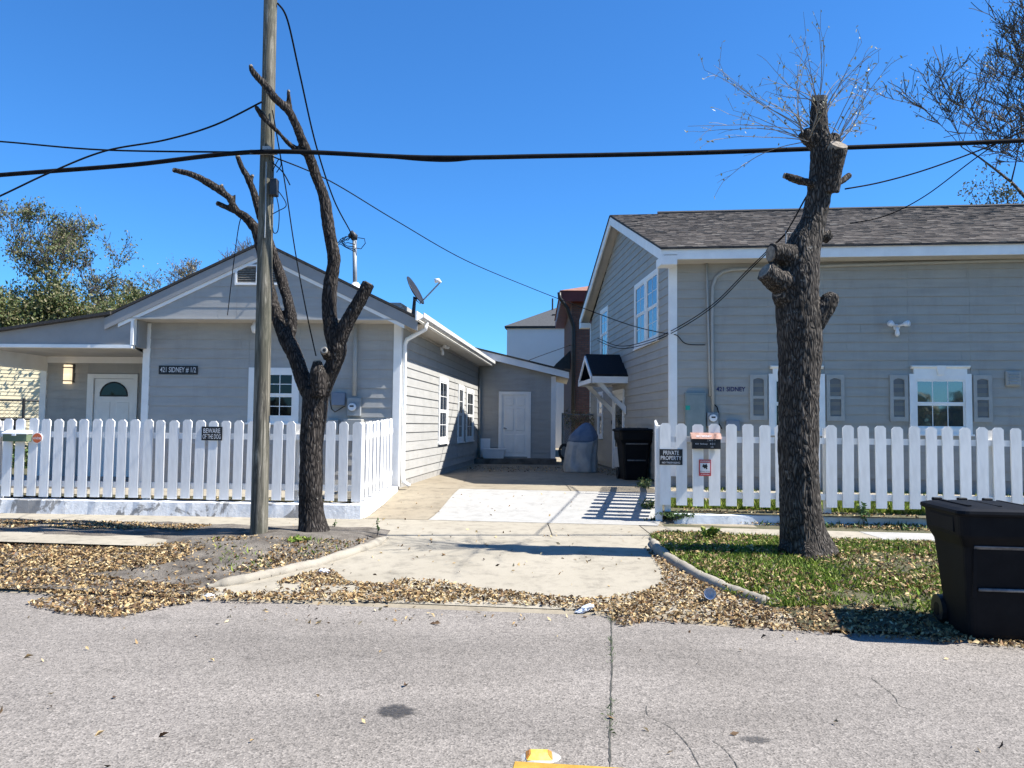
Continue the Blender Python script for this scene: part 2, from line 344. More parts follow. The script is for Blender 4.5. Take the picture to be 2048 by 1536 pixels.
# ------------------------------------------------------------------ terrain
SL = .12
def wq(x, y): return y+SL*x
def sm(t): t = min(1, max(0, t)); return t*t*(3-2*t)
def zbase(w):   # street cross section, driveway side
    if w < 6.9: return 0.0
    if w < 10.3: return .015+.185*((w-6.9)/3.4)
    if w < 11.75: return .2
    return .2+.26*sm((w-11.75)/2.9)
KL = [gp(x, y, z) for x, y, z in ((415, 1180, .02), (480, 1168, .04), (560, 1150, .06), (640, 1128, .1), (700, 1110, .12), (745, 1092, .16), (775, 1074, .19))]
KR = [gp(x, y, z) for x, y, z in ((1302, 1078, .2), (1315, 1100, .17), (1345, 1125, .13), (1400, 1155, .1), (1460, 1183, .07), (1520, 1207, .04), (1552, 1219, .02))]
def interp(K, w):
    P = sorted(((wq(p.x, p.y), p.x) for p in K))
    if w <= P[0][0]: return P[0][1]
    for (a, xa), (b, xb) in zip(P[:-1], P[1:]):
        if w <= b: return xa+(xb-xa)*(w-a)/(b-a+1e-6)
    return P[-1][1]
def gz(x, y):
    w = wq(x, y); z = zbase(w)
    if 6.6 < w < 10.45:
        if x < interp(KL, w)-.06:
            z += .02*sm((w-6.9)/1.5)+.10*math.exp(-((x+2.75)**2/1.1+(y-9.75)**2/.55))+.03*math.exp(-((x+3.6)**2/.6+(y-8.8)**2/.3))
        elif x > interp(KR, w)+.06:
            z += .035*sm((w-6.9)/.9)*sm((10.45-w)/.5)+.02*math.exp(-((x-3.42)**2+(y-9.05)**2)/.3)
    return z
def strip(name, mat, w0, w1, xa, xb, nw, nx, dz=0.0, jit=0.0, zf=None):
    mb = MB()
    for i in range(nw+1):
        w = w0+(w1-w0)*i/nw; a, b = (xa(w) if callable(xa) else xa), (xb(w) if callable(xb) else xb)
        for j in range(nx+1):
            x = a+(b-a)*j/nx; y = w-SL*x
            z = (zf(x, y) if zf else gz(x, y))+dz
            if jit: z += jit*(mnoise.fractal(Vector((x*2.2, y*2.2, 3.1)), 1, 2, 4))
            mb.v.append((x, y, z))
    for i in range(nw):
        for j in range(nx):
            k = i*(nx+1)+j; mb.f.append((k, k+1, k+nx+2, k+nx+1))
    return mb.build(name, mat, smooth=True)
# far ground
mb = MB(); mb.quad((-900, -300, -.06), (900, -300, -.06), (900, 1500, -.06), (-900, 1500, -.06))
struct(mb.build('ground', 'grass_soil'), 'flat ground reaching to the horizon behind the houses', 'ground')
# road with ragged edge
EDGE = [(-300, 1165), (0, 1179), (200, 1192), (420, 1200), (640, 1205), (860, 1208), (1080, 1213), (1220, 1228), (1300, 1240), (1420, 1252), (1600, 1262), (1760, 1272), (1860, 1282), (2048, 1294), (2300, 1310)]
ep = [gp(x, y, 0) for x, y in EDGE]; ep = [Vector((-60, ep[0].y+SL*(60+ep[0].x), 0))]+ep+[Vector((60, ep[-1].y-SL*(60-ep[-1].x), 0))]
mb = MB(); fine = []
for a, b in zip(ep[:-1], ep[1:]):
    n = 14 if (b-a).length < 6 else 1
    for k in range(n): q = a.lerp(b, k/n); fine.append(Vector((q.x, q.y+(R.uniform(-.025, .025) if n > 1 else 0), 0)))
fine.append(ep[-1])
for q in fine: mb.v += [(q.x, q.y+.02, 0), (q.x, -40, 0)]
for i in range(len(fine)-1): mb.f.append((2*i, 2*i+1, 2*i+3, 2*i+2))
struct(mb.build('road', 'asphalt'), 'pale grey worn asphalt road in front of the houses', 'road')
# gutter concrete between the asphalt and the verge, then verge, pad, apron, sidewalk
struct(strip('gutter_strip', 'conc_old', 6.4, 7.2, -30, 30, 16, 60, zf=lambda x, y: -.012+.034*sm((wq(x, y)-6.93)/.14)), 'old concrete gutter strip under leaves at road edge', 'gutter')
struct(strip('verge', 'dirt', 7.0, 10.4, -30, lambda w: interp(KL, w)-.03, 40, 90, .012, .035), 'bare grey soil verge around the utility pole', 'verge')
struct(strip('driveway_apron', 'conc_tan', 7.05, 10.42, lambda w: interp(KL, w)-.04, lambda w: interp(KR, w)+.04, 16, 16, .004), 'tan concrete driveway apron sloping down to the road', 'driveway')
struct(strip('lawn', 'grass_soil', 6.75, 10.5, lambda w: interp(KR, w)+.03, 30, 40, 90, .012, .02), 'small lawn verge around the big pruned tree', 'lawn')
pad = strip('path', 'conc_tan', 8.75, 9.75, -30, lambda w: -4.35+.25*math.sin(w*3), 3, 30, zf=lambda x, y: .185)
struct(pad, 'pale concrete path lying in the leaves left of the pole', 'path')
sw = struct(strip('sidewalk', 'kerb', 10.36, 11.8, -30, 30, 3, 60, zf=lambda x, y: .185), 'concrete sidewalk along the picket fences', 'sidewalk')
x = -13.0; cuts = [-13, -9.6, -6.3, -3.55, gp(770, 1075, .2).x-.35, .55, gp(1283, 1055, .2).x, 4.9, 7.8, 11, 14]
for a, b in zip(cuts[:-1], cuts[1:]):
    mb = MB(); w0 = 10.42; w1 = 11.72 if b < 2.2 else 11.66
    if a > 2: w0 = 10.55
    skew = .0
    P = [(a+.006, w0), (b-.006, w0), (b-.006+skew, w1), (a+.006+skew, w1)]
    mb.hexa([(px, pw-SL*px, .15) for px, pw in P]+[(px, pw-SL*px, .204) for px, pw in P]); mb.build('slab', 'conc_white' if a > 2 else 'conc_tan', sw, bevel=.004)
struct(strip('planting_strip', 'grass_soil', 11.6, 12.3, 2.25, 30, 4, 50, zf=lambda x, y: .2, jit=.01), 'weedy planting strip between sidewalk and low white wall', 'ground')
# driveway beyond the sidewalk, slab by slab
dv = struct(strip('driveway', 'conc_old', 11.7, 27.0, -2.6, 3.6, 40, 8, -.006), 'concrete driveway running back between the two grey houses', 'driveway')
DL0 = gp(735, 1035, .2); DX = [gp(728, 1036, .2).x-.15, gp(856, 1040, .2).x, gp(1278, 1048, .2).x+.25]
WA, WB = 11.73, wq(*gp(905, 988, .36).xy)
def dslab(name, mat, xs0, xs1, wa, wb, n=6):
    mb = MB()
    for i in range(n+1):
        f = i/n; w = wa+(wb-wa)*f
        for x0 in (xs0[0]+(xs1[0]-xs0[0])*f+.008, xs0[1]+(xs1[1]-xs0[1])*f-.008):
            y = w-SL*x0; mb.v.append((x0, y, gz(x0, y)+.006))
    for i in range(n): mb.f.append((2*i, 2*i+1, 2*i+3, 2*i+2))
    return mb.build(name, mat, dv)
XB = [gp(790, 985, .36).x-.1, gp(918, 988, .36).x, gp(1300, 990, .36).x+.3]
dslab('slab', 'conc_old', (DX[0], DX[1]), (XB[0], XB[1]), WA, WB-.01)
dslab('slab', 'conc_white', (DX[1], DX[2]), (XB[1], XB[2]), WA, WB-.01)
lx = [XB[0], XB[1], 1.1, XB[2]+.3]
for wa, wb in ((WB+.01, 16.6), (16.62, 19.6), (19.62, 23.4)):
    for i in range(3):
        dslab('slab', 'conc_old', (lx[i]-(.0 if i else .25), lx[i+1]), (lx[i]-(.0 if i else .25), lx[i+1]), wa, wb)
# kerbs
for K, lab in ((KL, 'curved pale concrete kerb beside the soil verge'), (KR, 'rounded concrete kerb edging the small lawn')):
    P = []
    for a, b in zip(K[:-1], K[1:]):
        for k in range(10): P.append(a.lerp(b, k/10))
    P.append(K[-1]); mb = MB(); n = len(P)
    mb.tube([Vector((q.x+R.gauss(0, .004), q.y+R.gauss(0, .004), zbase(wq(q.x, q.y))+.008+R.gauss(0, .003))) for i, q in enumerate(P)], [.066*(.3+.7*sm(min(i, n-1-i)/7))*R.uniform(.93, 1.05) for i in range(n)], 12)
    mb.v = [(x_+.010*mnoise.noise(Vector((x_*9, y_*9, z_*9))), y_+.010*mnoise.noise(Vector((x_*9, y_*9, z_*9+5))), z_+.008*mnoise.noise(Vector((x_*11, y_*11, z_*9+9)))) for x_, y_, z_ in mb.v]
    tag(mb.build('kerb', 'kerb', smooth=True, loc=P[0]), lab, 'kerb', kind='structure')
# yards
struct(strip('front_yard', 'grass_soil', 11.9, 40, -30, lambda w: -2.35+.1*(w-12), 10, 20, zf=lambda x, y: .42), 'yard ground behind the left picket fence', 'yard')
struct(strip('side_yard', 'grass_soil', 12.15, 45, lambda w: 2.3+.16*min(w-12.15, 3.6), 40, 20, 30, zf=lambda x, y: .36+.06*sm((wq(x, y)-12.2)/3)), 'yard ground behind the right picket fence', 'yard')
mb = MB(); mb.quad((2.9, 14.6-.1, .436), (14, 14.6-.11*11, .436), (14, 15.4-.11*11, .436), (2.9, 15.4, .436))
struct(mb.build('foundation_walk', 'conc_tan'), 'narrow concrete strip along the right house foundation', 'path')
mb = MB(); mb.quad((-11, 13.3, .43), (-2.3, 12.7, .43), (-2.2, 14.5, .43), (-11, 15.0, .43))
struct(mb.build('yard_walk', 'conc_tan'), 'concrete walk inside the left picket fence', 'path')
struct(strip('back_yard', 'conc_old', 23.4, 60, -20, 20, 6, 6, zf=lambda x, y: .40), 'shaded ground behind the houses', 'yard')

# ------------------------------------------------------------------ left house
A = atY(797, 850, 14.4); uL = Vector((1, -.035)).normalized(); vL = Vector((.10, 1)).normalized()
LF = Fr((A.x, A.y), uL); LS = Fr((A.x, A.y), vL)
LH = thing('small_house', (A.x-2.4, A.y+2, .4), 'single storey grey house with gable, porch and white corner trim', 'house')
EX = .178
ZS = 3.50               # soffit height
GO = .5                 # gable projection
LG = Fr(LF.O+LF.n*GO, uL)
sL, _ = LG.sz(212, 640); sR, _ = LG.sz(836, 640); sM, zA = LG.sz(527, 488)
wl_, _ = LF.sz(290, 700)     # left end of the front wall
LEN = LS.sz(956, 850)[0]
# foundation + front wall
fbox(LF, 'foundation', 'foundation', LH, wl_, -.0, .2, .56, -.25, -.012)
fbox(LS, 'foundation', 'foundation', LH, 0, LEN, .2, .60, -.25, .006)
fw = fbox(LF, 'wall', 'siding', LH, wl_, 0, .5, 3.9, -.2, 0)
wa0, wz1 = LF.sz(487, 735); wa1, wz0 = LF.sz(597, 846)
wa0 = LF.sz(497, 800)[0]
siding(LF, fw, wl_+.1, -.1, .52, ZS, EX, 'siding', [(wa0, wa1, wz0, wz1)], butt=.020, top=.003)
wn = window(LF, LH, wa0, wa1, wz0, wz1, .1, .03, .5, 2, 1)
fbox(LF, 'corner_board', 'white', LH, -.11, .018, .5, ZS, -.02, .035)
fbox(LF, 'corner_board', 'white', LH, wl_-.02, wl_+.11, .45, ZS-.02, -.05, .035)
# side wall
swl = fbox(LS, 'wall', 'siding', LH, 0, LEN, .5, 3.9, -.2, -.001)
ops = []
for (xa, ya, xb, yb) in ((875, 752, 893, 886), (914, 768, 925, 884), (931, 776, 945, 882)):
    a0 = LS.sz(xa, 850)[0]; a1 = LS.sz(xb, 850)[0]; mid = (xa+xb)/2
    z1 = LS.sz(xa, ya)[1]; z0 = LS.sz(xa, yb)[1]; ops.append((a0, a1, z0, z1))
siding(LS, swl, .02, LEN, .60, ZS+.1, EX, 'siding', ops)
for op in ops: window(LS, LH, *op[:4], .10, .04, .48, 1, 1)
fbox(LS, 'corner_board', 'white', LH, -.02, .10, .5, ZS, .0, .036)
fbox(LS, 'frieze_board', 'soffit', LH, .1, LEN, ZS-.05, ZS+.02, .0, .03)
# gable wall projecting over the front wall
rise = (zA-3.52)/((sR-sL)/2)
glo = lambda z: sM-(zA-.16-z)/rise if z < zA-.16 else sM
ghi = lambda z: sM+(zA-.16-z)/rise if z < zA-.16 else sM
gw = MB(); LG.poly(gw, [(sL+.35, ZS+.03), (sR-.25, ZS+.03), (sM, zA-.2)], -GO-.1, -.002); gw = gw.build('gable_wall', 'siding', LH)
va0, vz1 = LG.sz(476, 533); va1, vz0 = LG.sz(557, 566)
siding(LG, gw, sL, sR, ZS+.03, zA-.12, EX*1.06, 'siding', [(va0, va1, vz0, vz1)], glo, ghi, butt=.0095, top=.002)
mb = MB(); LG.box(mb, va0-.04, va1+.04, vz0-.04, vz0, 0, .035); LG.box(mb, va0-.04, va1+.04, vz1, vz1+.03, 0, .035); LG.box(mb, va0-.04, va0, vz0, vz1, 0, .035); LG.box(mb, va1, va1+.04, vz0, vz1, 0, .035)
am = (va0+va1)/2; LG.box(mb, am-.03, am+.03, vz0, vz1, 0, .033)
vt = mb.build('gable_vent', 'white', LH); fbox(LG, 'backing', 'black', vt, va0, va1, vz0, vz1, 0, .004)
nv = 7
for k in range(nv):
    z = vz0+(vz1-vz0)*(k+.5)/nv; mb = MB()
    for sa, sb in ((va0, am-.03), (am+.03, va1)):
        mb.hexa([LG.P(sa, z-.018, .022), LG.P(sb, z-.018, .022), LG.P(sb, z-.014, .024), LG.P(sa, z-.014, .024), LG.P(sa, z+.012, .006), LG.P(sb, z+.012, .006), LG.P(sb, z+.016, .008), LG.P(sa, z+.016, .008)])
    mb.build('louvre', 'cut_wood', vt)
fbox(LG, 'soffit', 'soffit', LH, sL+.35, sR-.02, ZS, ZS+.028, -GO-.05, .03)
# rake boards + lower trim
for sg, se in ((-1, sL), (1, sR)):
    for nm, dz0, dz1, oo0, oo1, mt in (('rake_board', -.22, -.01, .028, .05, 'porch_grey'), ('rake_trim', -.285, -.20, .012, .028, 'white')):
        mb = MB(); ze = zA-rise*abs(se-sM); sh = 0 if nm == 'rake_board' else sg*.24
        LG.poly(mb, [(se-sh, ze+dz0+abs(sh)*rise), (sM, zA+dz0), (sM, zA+dz1), (se-sh, ze+dz1+abs(sh)*rise)] if sg < 0 else [(sM, zA+dz0), (se-sh, ze+dz0+abs(sh)*rise), (se-sh, ze+dz1+abs(sh)*rise), (sM, zA+dz1)], oo0, oo1)
        mb.build(nm, mt, LH)
# roof slabs
for sg, se in ((-1, sL), (1, sR)):
    ze = zA-rise*abs(se-sM); mb = MB(); q = []
    for th in (0.0, .045):
        for (a, z) in ((se, ze), (sM, zA)):
            f0 = LG.P(a, z+th, .07); q.append(f0)
        for (a, z) in ((sM, zA), (se, ze)):
            f0 = LG.P(a, z+th, 0); q.append(f0+Vector((vL.x, vL.y, 0))*(LEN+1.0))
    mb.hexa(q); mb.build('roof', 'roof_dark', LH)
# side soffit, fascia, gutter, downspout
OE = .42
fbox(LS, 'soffit', 'soffit', LH, -GO, LEN-.1, ZS, ZS+.02, 0, OE)
fbox(LS, 'fascia', 'white', LH, -GO-.12, LEN+.25, ZS-.01, ZS+.15, OE, OE+.03)
mb = MB(); pts = [(OE+.035, ZS+.02), (OE+.10, ZS+.01), (OE+.14, ZS+.05), (OE+.145, ZS+.13), (OE+.13, ZS+.13), (OE+.125, ZS+.06), (OE+.09, ZS+.03), (OE+.045, ZS+.03)]
mb.prism([LS.P(-GO-.05, z, o) for o, z in pts], [LS.P(LEN+.3, z, o) for o, z in pts]); mb.build('gutter', 'gutter', LH)
mb = MB(); mb.tube([LS.P(-.05, ZS+.02, OE+.08), LS.P(-.05, ZS-.10, OE+.07), LS.P(.05, ZS-.28, .12), LS.P(.07, ZS-.38, .075), LS.P(.07, .75, .075), LS.P(.05, .58, .10), LS.P(.0, .52, .22)], [.04, .04, .042, .042, .042, .042, .04], 8); mb.build('downspout', 'white', LH, smooth=True)
mb = MB(); mb.tube([LS.P(LEN-.12, ZS-.1, .06), LS.P(LEN-.12, .6, .06)], .04, 8); mb.build('downspout', 'conduit', LH, smooth=True)
# porch: panel, ceiling, back wall, door
PB = 16.2; pO = atY(278, 850, PB); PF = Fr((pO.x, pO.y), uL)
zc = LG.sz(130, 692)[1]; sBL = LG.sz(262, 670)[0]
p0 = LG.sz(216, 632); p1 = LG.sz(0, 664); sl = (p0[1]-p1[1])/(p0[0]-p1[0]); xl = LG.sz(-160, 670)[0]
mb = MB(); LG.poly(mb, [(xl, zc), (sBL, zc), (sBL, p0[1]+.05*sl), (p0[0], p0[1]), (xl, p1[1]-sl*(p1[0]-xl))], -.12, -.001); mb.build('porch_gable', 'porch_grey', LH)
fbox(LG, 'porch_trim', 'white', LH, xl, sBL+.03, zc-.03, zc+.03, -.1, .02)
fbox(LG, 'porch_end_board', 'white', LH, sBL, sBL+.05, zc+.03, ZS+.0, -.1, .022)
fbox(LG, 'porch_end', 'porch_grey', LH, sBL-.02, wl_+.06, zc, ZS, -.44, -.12)
mb = MB(); mb.hexa([LG.P(xl, zc-.02, -.05), LG.P(wl_, zc-.02, -.05), PF.P(.2, zc-.02, 0)+Vector((0, .1, 0)), PF.P(-3.2, zc-.02, 0)+Vector((-.3, .1, 0)), LG.P(xl, zc, -.05), LG.P(wl_, zc, -.05), PF.P(.2, zc, 0)+Vector((0, .1, 0)), PF.P(-3.2, zc, 0)+Vector((-.3, .1, 0))]); mb.build('porch_ceiling', 'soffit', LH)
# porch roof sheet
mb = MB(); zt0 = p0[1]; zl = p1[1]-sl*(p1[0]-xl)
mb.hexa([LG.P(xl, zl, .12), LG.P(p0[0]+.1, zt0+.02, .12), LG.P(p0[0]+.1, zt0+.02, -3.2), LG.P(xl, zl, -3.2), LG.P(xl, zl+.05, .12), LG.P(p0[0]+.1, zt0+.07, .12), LG.P(p0[0]+.1, zt0+.07, -3.2), LG.P(xl, zl+.05, -3.2)]); mb.build('porch_roof', 'roof_dark', LH)
pl = PF.sz(86, 850)[0]
pw = fbox(PF, 'wall', 'siding', LH, pl, .35, .3, 3.3, -.2, 0)
da0, dz1 = PF.sz(178, 748); da1, _ = PF.sz(278, 748)
siding(PF, pw, pl+.05, .3, .5, zc-.02, EX, 'siding', [(da0, da1, .5, dz1)])
fbox(PF, 'porch_frieze', 'white', LH, pl-.08, .3, zc-.15, zc-.02, 0, .04)
fbox(PF, 'corner_board', 'white', LH, pl-.07, pl+.06, .4, zc-.15, -.05, .05)
db = PF.P(pl, 0, .02); mb = MB(); v3 = Vector((vL.x, vL.y, 0)); u3 = Vector((uL.x, uL.y, 0))
q = Vector((db.x, db.y, 0)); mb.hexa([q+u3*a+v3*b+Vector((0, 0, z)) for z in (zc-.32, zc-.02) for a, b in ((-.05, -2.6), (.06, -2.6), (.06, 0), (-.05, 0))]); mb.build('porch_beam', 'white', LH)
def door_arch():
    d = fbox(PF, 'door', 'white', LH, da0+.14, da1-.10, .5, dz1-.1, -.02, .012)
    mb = MB(); PF.box(mb, da0, da0+.13, .5, dz1, -.02, .05); PF.box(mb, da1-.09, da1, .5, dz1, -.02, .05); PF.box(mb, da0+.13, da1-.09, dz1-.09, dz1, -.02, .049); mb.build('door_frame', 'white', d)
    cx = (da0+da1)/2+.02; zb = PF.sz(232, 792)[1]; r = .29
    arc = [(cx+r*math.cos(math.pi*k/14), zb+r*.98*math.sin(math.pi*k/14)) for k in range(15)]
    mb = MB(); PF.poly(mb, arc, .0, .018); mb.build('fan_light', 'glass', d)
    mb = MB(); mb.tube([PF.P(a, z, .02) for a, z in arc]+[PF.P(*arc[0], .02)], .014, 5); mb.build('fan_light_rim', 'black', d)
    for sg in (-1, 1):
        fbox(PF, 'door_panel', 'white', d, cx+sg*.2-.13, cx+sg*.2+.13, zb-1.0, zb-.13, .0, .02, bevel=.006)
    mb = MB(); mb.tube([PF.P(da0+.22, 1.42, .01), PF.P(da0+.22, 1.42, .07)], .03, 8); mb.build('knob', 'dark_metal', d)
door_arch()
fbox(PF, 'porch_floor', 'foundation', LH, pl-.3, .4, .3, .5, -.1, 2.2)
# lantern on the porch wall
la, lz1 = PF.sz(133, 730); lb, lz0 = PF.sz(147, 768); c = PF.P((la+lb)/2, (lz0+lz1)/2, .08)
LT = thing('wall_lantern', PF.P((la+lb)/2, (lz0+lz1)/2, .0), 'lit wall lantern with frosted glass on the porch wall', 'lantern')
fbox(PF, 'glass_shade', 'lantern', LT, la+.015, lb-.015, lz0, lz1, .03, .12)
fbox(PF, 'back_plate', 'dark_metal', LT, la+.0, lb+.03, lz0+.03, lz1+.02, .0, .03)
for z in (lz0+.05, lz1-.07): fbox(PF, 'band', 'dark_metal', LT, la, lb, z, z+.02, .025, .13)
# number plaque
a0, z1 = LF.sz(318, 731, .03); a1, z0 = LF.sz(395, 749, .03)
PQ = thing('number_plaque', LF.P((a0+a1)/2, (z0+z1)/2, .02), 'black house number plaque reading 421 SIDNEY # 1/2', 'plaque')
fbox(LF, 'plate', 'black', PQ, a0, a1, z0, z1, .01, .035)
text('lettering', '421 SIDNEY # 1/2', 'print_white', PQ, LF.P((a0+a1)/2, (z0+z1)/2, .036), (uL.x, uL.y, 0), (0, 0, 1), (z1-z0)*.66, (a1-a0)*.92, .006)
# ------------------------------------------------------------------ rear addition of the left house
ao = LS.P(LEN, 0, .0); AF = Fr((ao.x, ao.y), (1, -.05)); aw = AF.sz(1110, 850)[0]
AD = thing('rear_addition', (ao.x+1.2, ao.y+1, .45), 'low grey shed roofed addition with a white panel door', 'building')
zL_ = AF.sz(958, 712, .3)[1]; sRr, zR_ = AF.sz(1138, 757, .3); slp = (zR_-zL_)/(sRr-AF.sz(958, 712, .3)[0])
ztop = lambda a: zL_+slp*(a-0.0)
aww = MB(); AF.poly(aww, [(-.3, .4), (aw, .4), (aw, ztop(aw)), (-.3, ztop(-.3))], -3.6, 0); aww = aww.build('wall', 'siding', AD)
da0_, dz1_ = AF.sz(998, 783); da1_, dz0_ = AF.sz(1061, 917)
k = 0; z = .62
siding(AF, aww, .0, aw, .6, 3.9, EX, 'siding', [(da0_, da1_, .3, dz1_)], hi=lambda z: min(aw, (z-.03-zL_)/slp), pieces=False)
fbox(AF, 'corner_board', 'white', AD, aw-.13, aw+.02, .45, ztop(aw)-.02, -.1, .04)
mb = MB(); AF.poly(mb, [(-.35, ztop(-.35)-.02), (sRr, zR_), (sRr, zR_+.2), (-.35, ztop(-.35)+.2)], .26, .30); mb.build('fascia', 'white', AD)
mb = MB(); AF.poly(mb, [(-.5, ztop(-.5)+.2), (sRr+.03, zR_+.2), (sRr+.03, zR_+.25), (-.5, ztop(-.5)+.25)], -4, .33); mb.build('roof', 'roof_dark', AD)
mb = MB(); AF.poly(mb, [(-.1, ztop(-.1)-.02), (sRr, zR_+.02), (sRr, zR_+.03), (-.1, ztop(-.1)-.005)], -3.5, .26); mb.build('soffit', 'soffit', AD)
d = fbox(AF, 'door', 'white', AD, da0_+.1, da1_-.1, .66, dz1_-.1, -.02, .012)
mb = MB(); AF.box(mb, da0_, da0_+.1, .62, dz1_, -.02, .05); AF.box(mb, da1_-.1, da1_, .62, dz1_, -.02, .05); AF.box(mb, da0_+.1, da1_-.1, dz1_-.1, dz1_, -.02, .049); mb.build('door_frame', 'white', d)
dw = da1_-da0_-.2; dh = dz1_-.1-.66
for cx in (.28, .72):
    for (p, q) in ((.06, .36), (.42, .78), (.83, .94)):
        x = da0_+.1+dw*cx; fbox(AF, 'door_panel', 'white', d, x-dw*.17, x+dw*.17, .66+dh*p, .66+dh*q, .0, .024, bevel=.009)
mb = MB(); mb.tube([AF.P(da0_+.17, .66+dh*.46, .01), AF.P(da0_+.17, .66+dh*.46, .07), AF.P(da0_+.26, .66+dh*.45, .075)], .018, 8); mb.build('handle', 'grey_metal', d)
st = MB(); AF.box(st, -.35, aw+.05, .40, .62, .0, .75); tag(st.build('door_step', 'wood_old', loc=AF.P(.5, .4, .3)), 'dark low wooden step below the white panel door', 'step')
# tub and panel beside door
c = AF.P(.24, .62, .15); mb = MB(); AF.box(mb, .02, .40, .62, 1.22, .06, .10); tag(mb.build('leaning_board', 'white_plastic', loc=c, bevel=.006), 'white plastic board leaning by the addition door', 'board')
TB = thing('plastic_tub', AF.P(.6, .62, .4), 'translucent white plastic tub on the addition step', 'tub')
mb = MB(); ra = lambda a0, a1, o0, o1, z: [AF.P(a0, z, o0), AF.P(a1, z, o0), AF.P(a1, z, o1), AF.P(a0, z, o1)]
mb.hexa(ra(.24, .84, .28, .62, .623)+ra(.18, .90, .22, .68, .90)); mb.build('body', 'white_plastic', TB); mb = MB(); AF.box(mb, .165, .915, .885, .915, .205, .695); mb.build('rim', 'white_plastic', TB, bevel=.006)
# ------------------------------------------------------------------ right house
C = atY(1341, 850, 15.7); uR = Vector((1, -.12)).normalized(); vR = Vector((-.068, 1)).normalized()
RF = Fr((C.x, C.y), uR); RS = Fr((C.x, C.y), -vR); u3R = Vector((uR.x, uR.y, 0)); v3R = Vector((vR.x, vR.y, 0))
RH = thing('two_storey_house', (C.x+4, C.y+4, .4), 'two storey grey siding house with shingled roof and shuttered windows', 'house')
LR = -RS.sz(1181, 850)[0]; RW = 11.0
def RP(a, b, z): return Vector((C.x, C.y, 0))+u3R*a+v3R*b+Vector((0, 0, z))
oe, oa = .46, -.27
zE = atY(1345, 519, C.y-oe)[2]; zET = atY(1345, 498, C.y-oe)[2]
ridge = RP(oa, LR/2, 0); zR = atY(1220, 433, ridge.y)[2]; rs = (zR-zET)/(LR/2+oe)
fbox(RF, 'foundation', 'foundation', RH, .0, RW, .3, .70, -.3, -.01)
rw = fbox(RF, 'wall', 'siding_r', RH, 0, RW, .68, zE+.15, -.2, 0)
WIN = []
for (xa, xb) in ((1537, 1649), (1818, 1942)):
    a0 = RF.sz(xa, 800)[0]; a1 = RF.sz(xb, 800)[0]
    z1 = RF.sz((xa+xb)/2, 748)[1]; z0 = RF.sz((xa+xb)/2, 868)[1]; zh = RF.sz((xa+xb)/2, 733)[1]; WIN.append((a0, a1, z0, z1, zh))
siding(RF, rw, .09, RW, .68, zE, EX, 'siding_r', [(w[0], w[1], w[2], w[4]) for w in WIN], butt=.020, top=.003)
for i, w in enumerate(WIN):
    win = window(RF, RH, *w[:4], .115, .045, .5, 2, 0, 'glass_bright' if i else 'glass', True)
    fbox(RF, 'header', 'white', win, w[0]+.08, w[1]-.08, w[3]-.002, w[4]-.03, -.02, .05)
    mb = MB(); hp = [(.0, w[3]+.10), (.05, w[3]+.10), (.09, w[4]-.01), (.09, w[4]+.01), (0, w[4]+.01)]
    mb.prism([RF.P(w[0]+.03-(.0), z, o) for o, z in hp], [RF.P(w[1]-.03, z, o) for o, z in hp]); mb.build('crown', 'white', win)
    cx = (w[0]+w[1])/2; mb = MB(); mb.hexa([RF.P(cx-.05, w[3]-.02, .0), RF.P(cx+.05, w[3]-.02, .0), RF.P(cx+.05, w[3]-.02, .075), RF.P(cx-.05, w[3]-.02, .075), RF.P(cx-.085, w[4]+.012, .0), RF.P(cx+.085, w[4]+.012, .0), RF.P(cx+.085, w[4]+.012, .10), RF.P(cx-.085, w[4]+.012, .10)]); mb.build('keystone', 'white', win)
    sw_ = .335
    for sa in (w[0]-sw_-.03, w[1]+.03):
        zt = RF.sz(1800, 750)[1]; zb = RF.sz(1800, 843)[1]; fw_ = .065; zm = (zt+zb)/2
        mb = MB(); RF.box(mb, sa, sa+fw_, zb, zt, .0, .05); RF.box(mb, sa+sw_-fw_, sa+sw_, zb, zt, .0, .05)
        for (p, q) in ((zb, zb+.09), (zm-.03, zm+.03), (zt-.07, zt)): RF.box(mb, sa+fw_, sa+sw_-fw_, p, q, .0, .049)
        sh = mb.build('shutter', 'conduit', RH)
        mb = MB()
        for (p, q) in ((zb+.09, zm-.03), (zm+.03, zt-.07)):
            n = 15
            for k in range(n):
                z = p+(q-p)*(k+.5)/n; mb.hexa([RF.P(sa+fw_, z-.007, .036), RF.P(sa+sw_-fw_, z-.007, .036), RF.P(sa+sw_-fw_, z-.004, .038), RF.P(sa+fw_, z-.004, .038), RF.P(sa+fw_, z+.002, .018), RF.P(sa+sw_-fw_, z+.002, .018), RF.P(sa+sw_-fw_, z+.005, .02), RF.P(sa+fw_, z+.005, .02)])
        mb.build('slats', 'conduit', sh, kind='stuff')
        fbox(RF, 'shutter_back', 'blue_box', sh, sa+fw_, sa+sw_-fw_, zb+.09, zt-.07, .004, .015)  # darker sheet: shade between the slats put into the backing colour
        mb = MB(); arc = [(sa+fw_, zt-.07)]+[(sa+fw_+(sw_-2*fw_)*k/8, zt-.07-.035*(1-math.sin(math.pi*k/8))) for k in range(9)]+[(sa+sw_-fw_, zt-.07)]
        RF.poly(mb, arc, .02, .047); mb.build('shutter_arch', 'conduit', sh)
fbox(RF, 'corner_board', 'white', RH, -.018, .13, .66, zE, -.02, .03)
fbox(RS, 'corner_board', 'white', RH, -.07, .0, .66, zE+.1, .0, .029)
